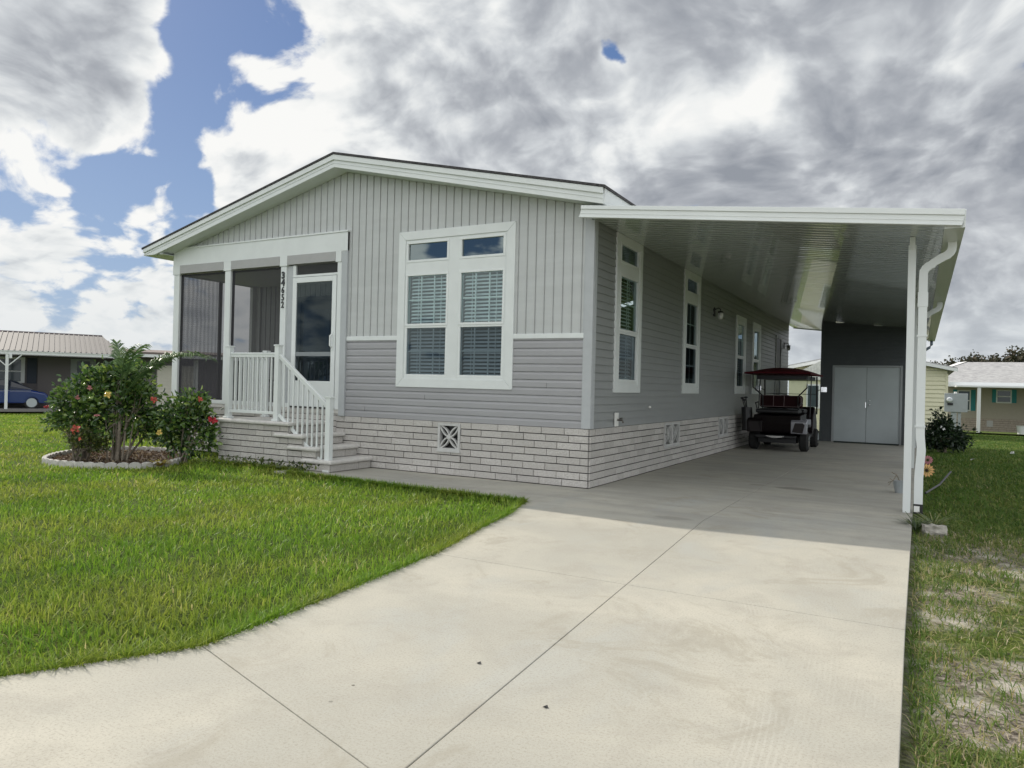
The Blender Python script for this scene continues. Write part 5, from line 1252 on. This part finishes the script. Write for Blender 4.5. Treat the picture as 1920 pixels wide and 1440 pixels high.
def right_neighbours():
    # yellow-cream gabled house directly behind the plot
    G = -.45; h = empty('cream_house', (1.4, 33, G), 'cream sided house with low gable roof directly behind the shed', 'house')
    CR = mat('cream_siding', (.62, .60, .44), .7, noise=.03); WT = mat('neighbour_trim', (.68, .70, .70), .5); GR = mat('grey_shingles', (.3, .3, .3), .9, fn=fn_greyroof)
    Y = 29.5; zt = lambda x: 3.36 - .215 * abs(x - 1.45)
    w = MB(); T = TF(Y); lap(w, T, [(-1.75, 4.76, G, 2.1)], pitch=.19, depth=.04, z00=G)
    k = 2.1
    while k < 3.2:
        hw = (3.22 - k) / .215
        if hw > .05: w.quad((max(-1.75, 1.45 - hw), Y - .02, k), (min(4.76, 1.45 + hw), Y - .02, k), (min(4.76, 1.45 + max(0, hw - .5)), Y - .002, k + .12), (max(-1.75, 1.45 - max(0, hw - .5)), Y - .002, k + .12))
        k += .13
    w.box(-1.75, 4.76, Y, 41, G, 2.45); w.build('wall', CR, h)
    MB().box(4.70, 4.80, Y - .04, Y + .06, G, 2.35).build('corner_board', CR, h)
    r = MB(); A = lambda u, v, ww: (u, ww, v); r.prism([(-2.2, zt(-2.2)), (1.45, zt(1.45)), (5.15, zt(5.15)), (5.15, zt(5.15) + .05), (1.45, zt(1.45) + .06), (-2.2, zt(-2.2) + .05)], Y - .35, 41.3, A); rf = r.build('roof', GR, h)
    f = MB(); f.prism([(-2.2, zt(-2.2) - .15), (1.45, zt(1.45) - .15), (5.15, zt(5.15) - .13), (5.15, zt(5.15)), (1.45, zt(1.45)), (-2.2, zt(-2.2))], Y - .38, Y - .33, A); f.build('fascia', WT, rf)
    # lower sunlit wing roof seen past the main house
    r = MB(); r.prism([(-1.9, 1.95), (-1.2, 2.42), (-.2, 2.95), (-.2, 1.95)], Y - 1.2, Y - .45, A); r.build('wing_roof', mat('pale_shingles', (.62, .62, .60), .9, noise=.15, nscale=9), h)
    MB().box(-1.8, -.2, Y - 1.1, Y - .5, G, 1.94).build('wing_wall', CR, h)
    for x in (-.95,): 
        fz = MB().box(x - .05, x + .55, Y - 1.16, Y - 1.11, .6, 1.75).build('window', WT, h); MB().box(x + .02, x + .48, Y - 1.175, Y - 1.165, .68, 1.68).build('pane', mat('far_glass', (.06, .08, .09), .1), fz)
    # tan house farther right
    G = -.80; Y = 46.; h = empty('tan_house', (9, 49, G), 'tan sided house with teal shutters and pale grey roof at far right', 'house')
    TN = mat('tan_siding', (.40, .365, .30), .8, noise=.03); T = TF(Y)
    w = MB(); lap(w, T, [(3.5, 20, .0, 2.0)], pitch=.19, depth=.035, z00=0); w.box(3.5, 20, Y, 55, G, 2.0); w.build('wall', TN, h)
    w = MB(); m_ = MB(); bricks(w, m_, T, 3.5, 20, G, 0., (), L=.4, H=.13, seed=9); o = w.build('skirting', mat('tan_block', (.42, .36, .30), .9, noise=.1), h); m_.build('mortar', MORTAR, o)
    r = MB(); r.add([(3.0, Y - .5, 2.25), (21, Y - .5, 2.25), (21, 50.6, 3.75), (6.4, 50.6, 3.75), (3.0, 55, 2.25), (21, 55, 2.25)], [(0, 1, 2, 3), (0, 3, 4), (3, 2, 5, 4)]); r.add([(3.0, Y - .5, 2.15), (21, Y - .5, 2.15), (21, 55, 2.15), (3, 55, 2.15)], [(0, 1, 2, 3)]); rf = r.build('roof', GR, h)
    MB().add([(3.0, Y - .5, 2.27), (6.5, 50.6, 3.80), (6.0, 51.2, 3.75), (2.8, Y, 2.27)], [(0, 1, 2, 3)]).build('hip_flashing', mat('white_roof_metal', (.78, .78, .76), .5), rf, fix=False)
    MB().box(5.2, 21, Y - .75, Y - .55, 1.98, 2.27).build('gutter', WT, rf)
    # carport posts and white porch edge in front
    for x in (6.75, 13.): MB().box(x - .09, x + .09, 42.4, 42.58, -.75, 1.95).build('post', WT, h)
    MB().box(5.6, 19, 42.3, 45.3, 1.93, 2.02).build('porch_roof', WT, h)
    for (a, b, c, d, sh) in ((5.85, 6.45, .52, 1.70, (5.55, 5.78, 6.53, 6.78)), (7.93, 8.60, 1.08, 1.76, (7.65, 7.87, 8.67, 8.92)), (12, 12.7, .8, 1.7, (11.7, 11.92, 12.78, 13.))):
        f = MB().box(a - .07, b + .07, Y - .05, Y, c - .08, d + .07).build('window', WT, h); MB().box(a, b, Y - .06, Y - .05, c, (c + d) / 2 - .03).box(a, b, Y - .06, Y - .05, (c + d) / 2 + .03, d).build('pane', mat('far_glass', (.06, .08, .09), .1), f)
        for (p, q) in ((sh[0], sh[1]), (sh[2], sh[3])): MB().box(p, q, Y - .045, Y, c - .05, d + .1).build('shutter', mat('teal_shutter', (.02, .22, .24), .6), h)
    MB().box(7.4, 7.72, Y - .04, Y, -.5, -.12).build('vent_block', VENTC, h)
    tag(MB().tube([(9.05, 44, -.8), (9.05, 44, -.35), (9.05, 44, -.30)], [.24, .30, .32], 14).build('white_planter', WT, loc=(9.05, 44, -.75)), 'round white planter on the lawn by the tan house', 'planter')
right_neighbours()
def oak(px, D, top, wpx, label, seed):
    global rng
    x, y, z1 = at(px, D, top); g = gz(x, y) - .5; s = D / 1368.91; R = wpx * s; H = z1 - g
    root = empty('oak_tree', (x, y, g), label, 'tree', 'oaks beyond the neighbouring roofs'); r = np.random.default_rng(seed)
    mb = MB(); tips = []; mb.tube([(x, y, g - .5), (x + .1, y, g + H * .3), (x, y, g + H * .42)], [.35, .26, .22], 7)
    for k in range(16):
        a = 2 * math.pi * k / 16 + r.random() * .5; e = np.array([x + R * (.35 + .6 * r.random()) * math.cos(a), y + R * .7 * math.sin(a), g + H * (.58 + .38 * r.random())]); mid = np.array([x, y, g + H * .4]) * .5 + e * .5 + np.array([0, 0, .25])
        mb.tube([(x, y, g + H * .4), mid, e], [.14, .08, .03], 5, cap=False); tips.append(e); tips.append(mid * .4 + e * .6)
    mb.build('trunk', BARK, root, fix=False)
    cc = []
    for e in tips:
        k = 34; cc.append(e + r.normal(size=(k, 3)) * np.array([R * .17, R * .15, H * .062]))
    cc = np.concatenate(cc); off = r.normal(size=(len(cc), 6, 3)) * .22; leaf_mesh('crown', mat('oak_leaves', (.05, .06, .03), .7, fn=fn_leaf([(0, (.025, .03, .018)), (.6, (.06, .065, .035)), (1, (.13, .10, .07))])), (cc[:, None] + off).reshape(-1, 3), r.normal(size=(len(cc) * 6, 3)), .36, .7, root)
for i, (px, D, top, w, lb) in enumerate(((1768, 100, 684, 27, 'lowest leftmost oak showing above the cream roof edge'), (1806, 100, 673, 30, 'reddish brown oak second from the left on the skyline at right'), (1846, 102, 679, 26, 'open crowned oak behind the middle of the tan house roof'),
                                     (1884, 98, 670, 30, 'dark dense oak right of the open crowned one on the skyline'), (1922, 98, 665, 28, 'tallest oak cut by the right edge of the photo'), (1975, 100, 668, 30, 'oak just beyond the right edge of the photo'))):
    oak(px, D, top, w, lb, 50 + i)
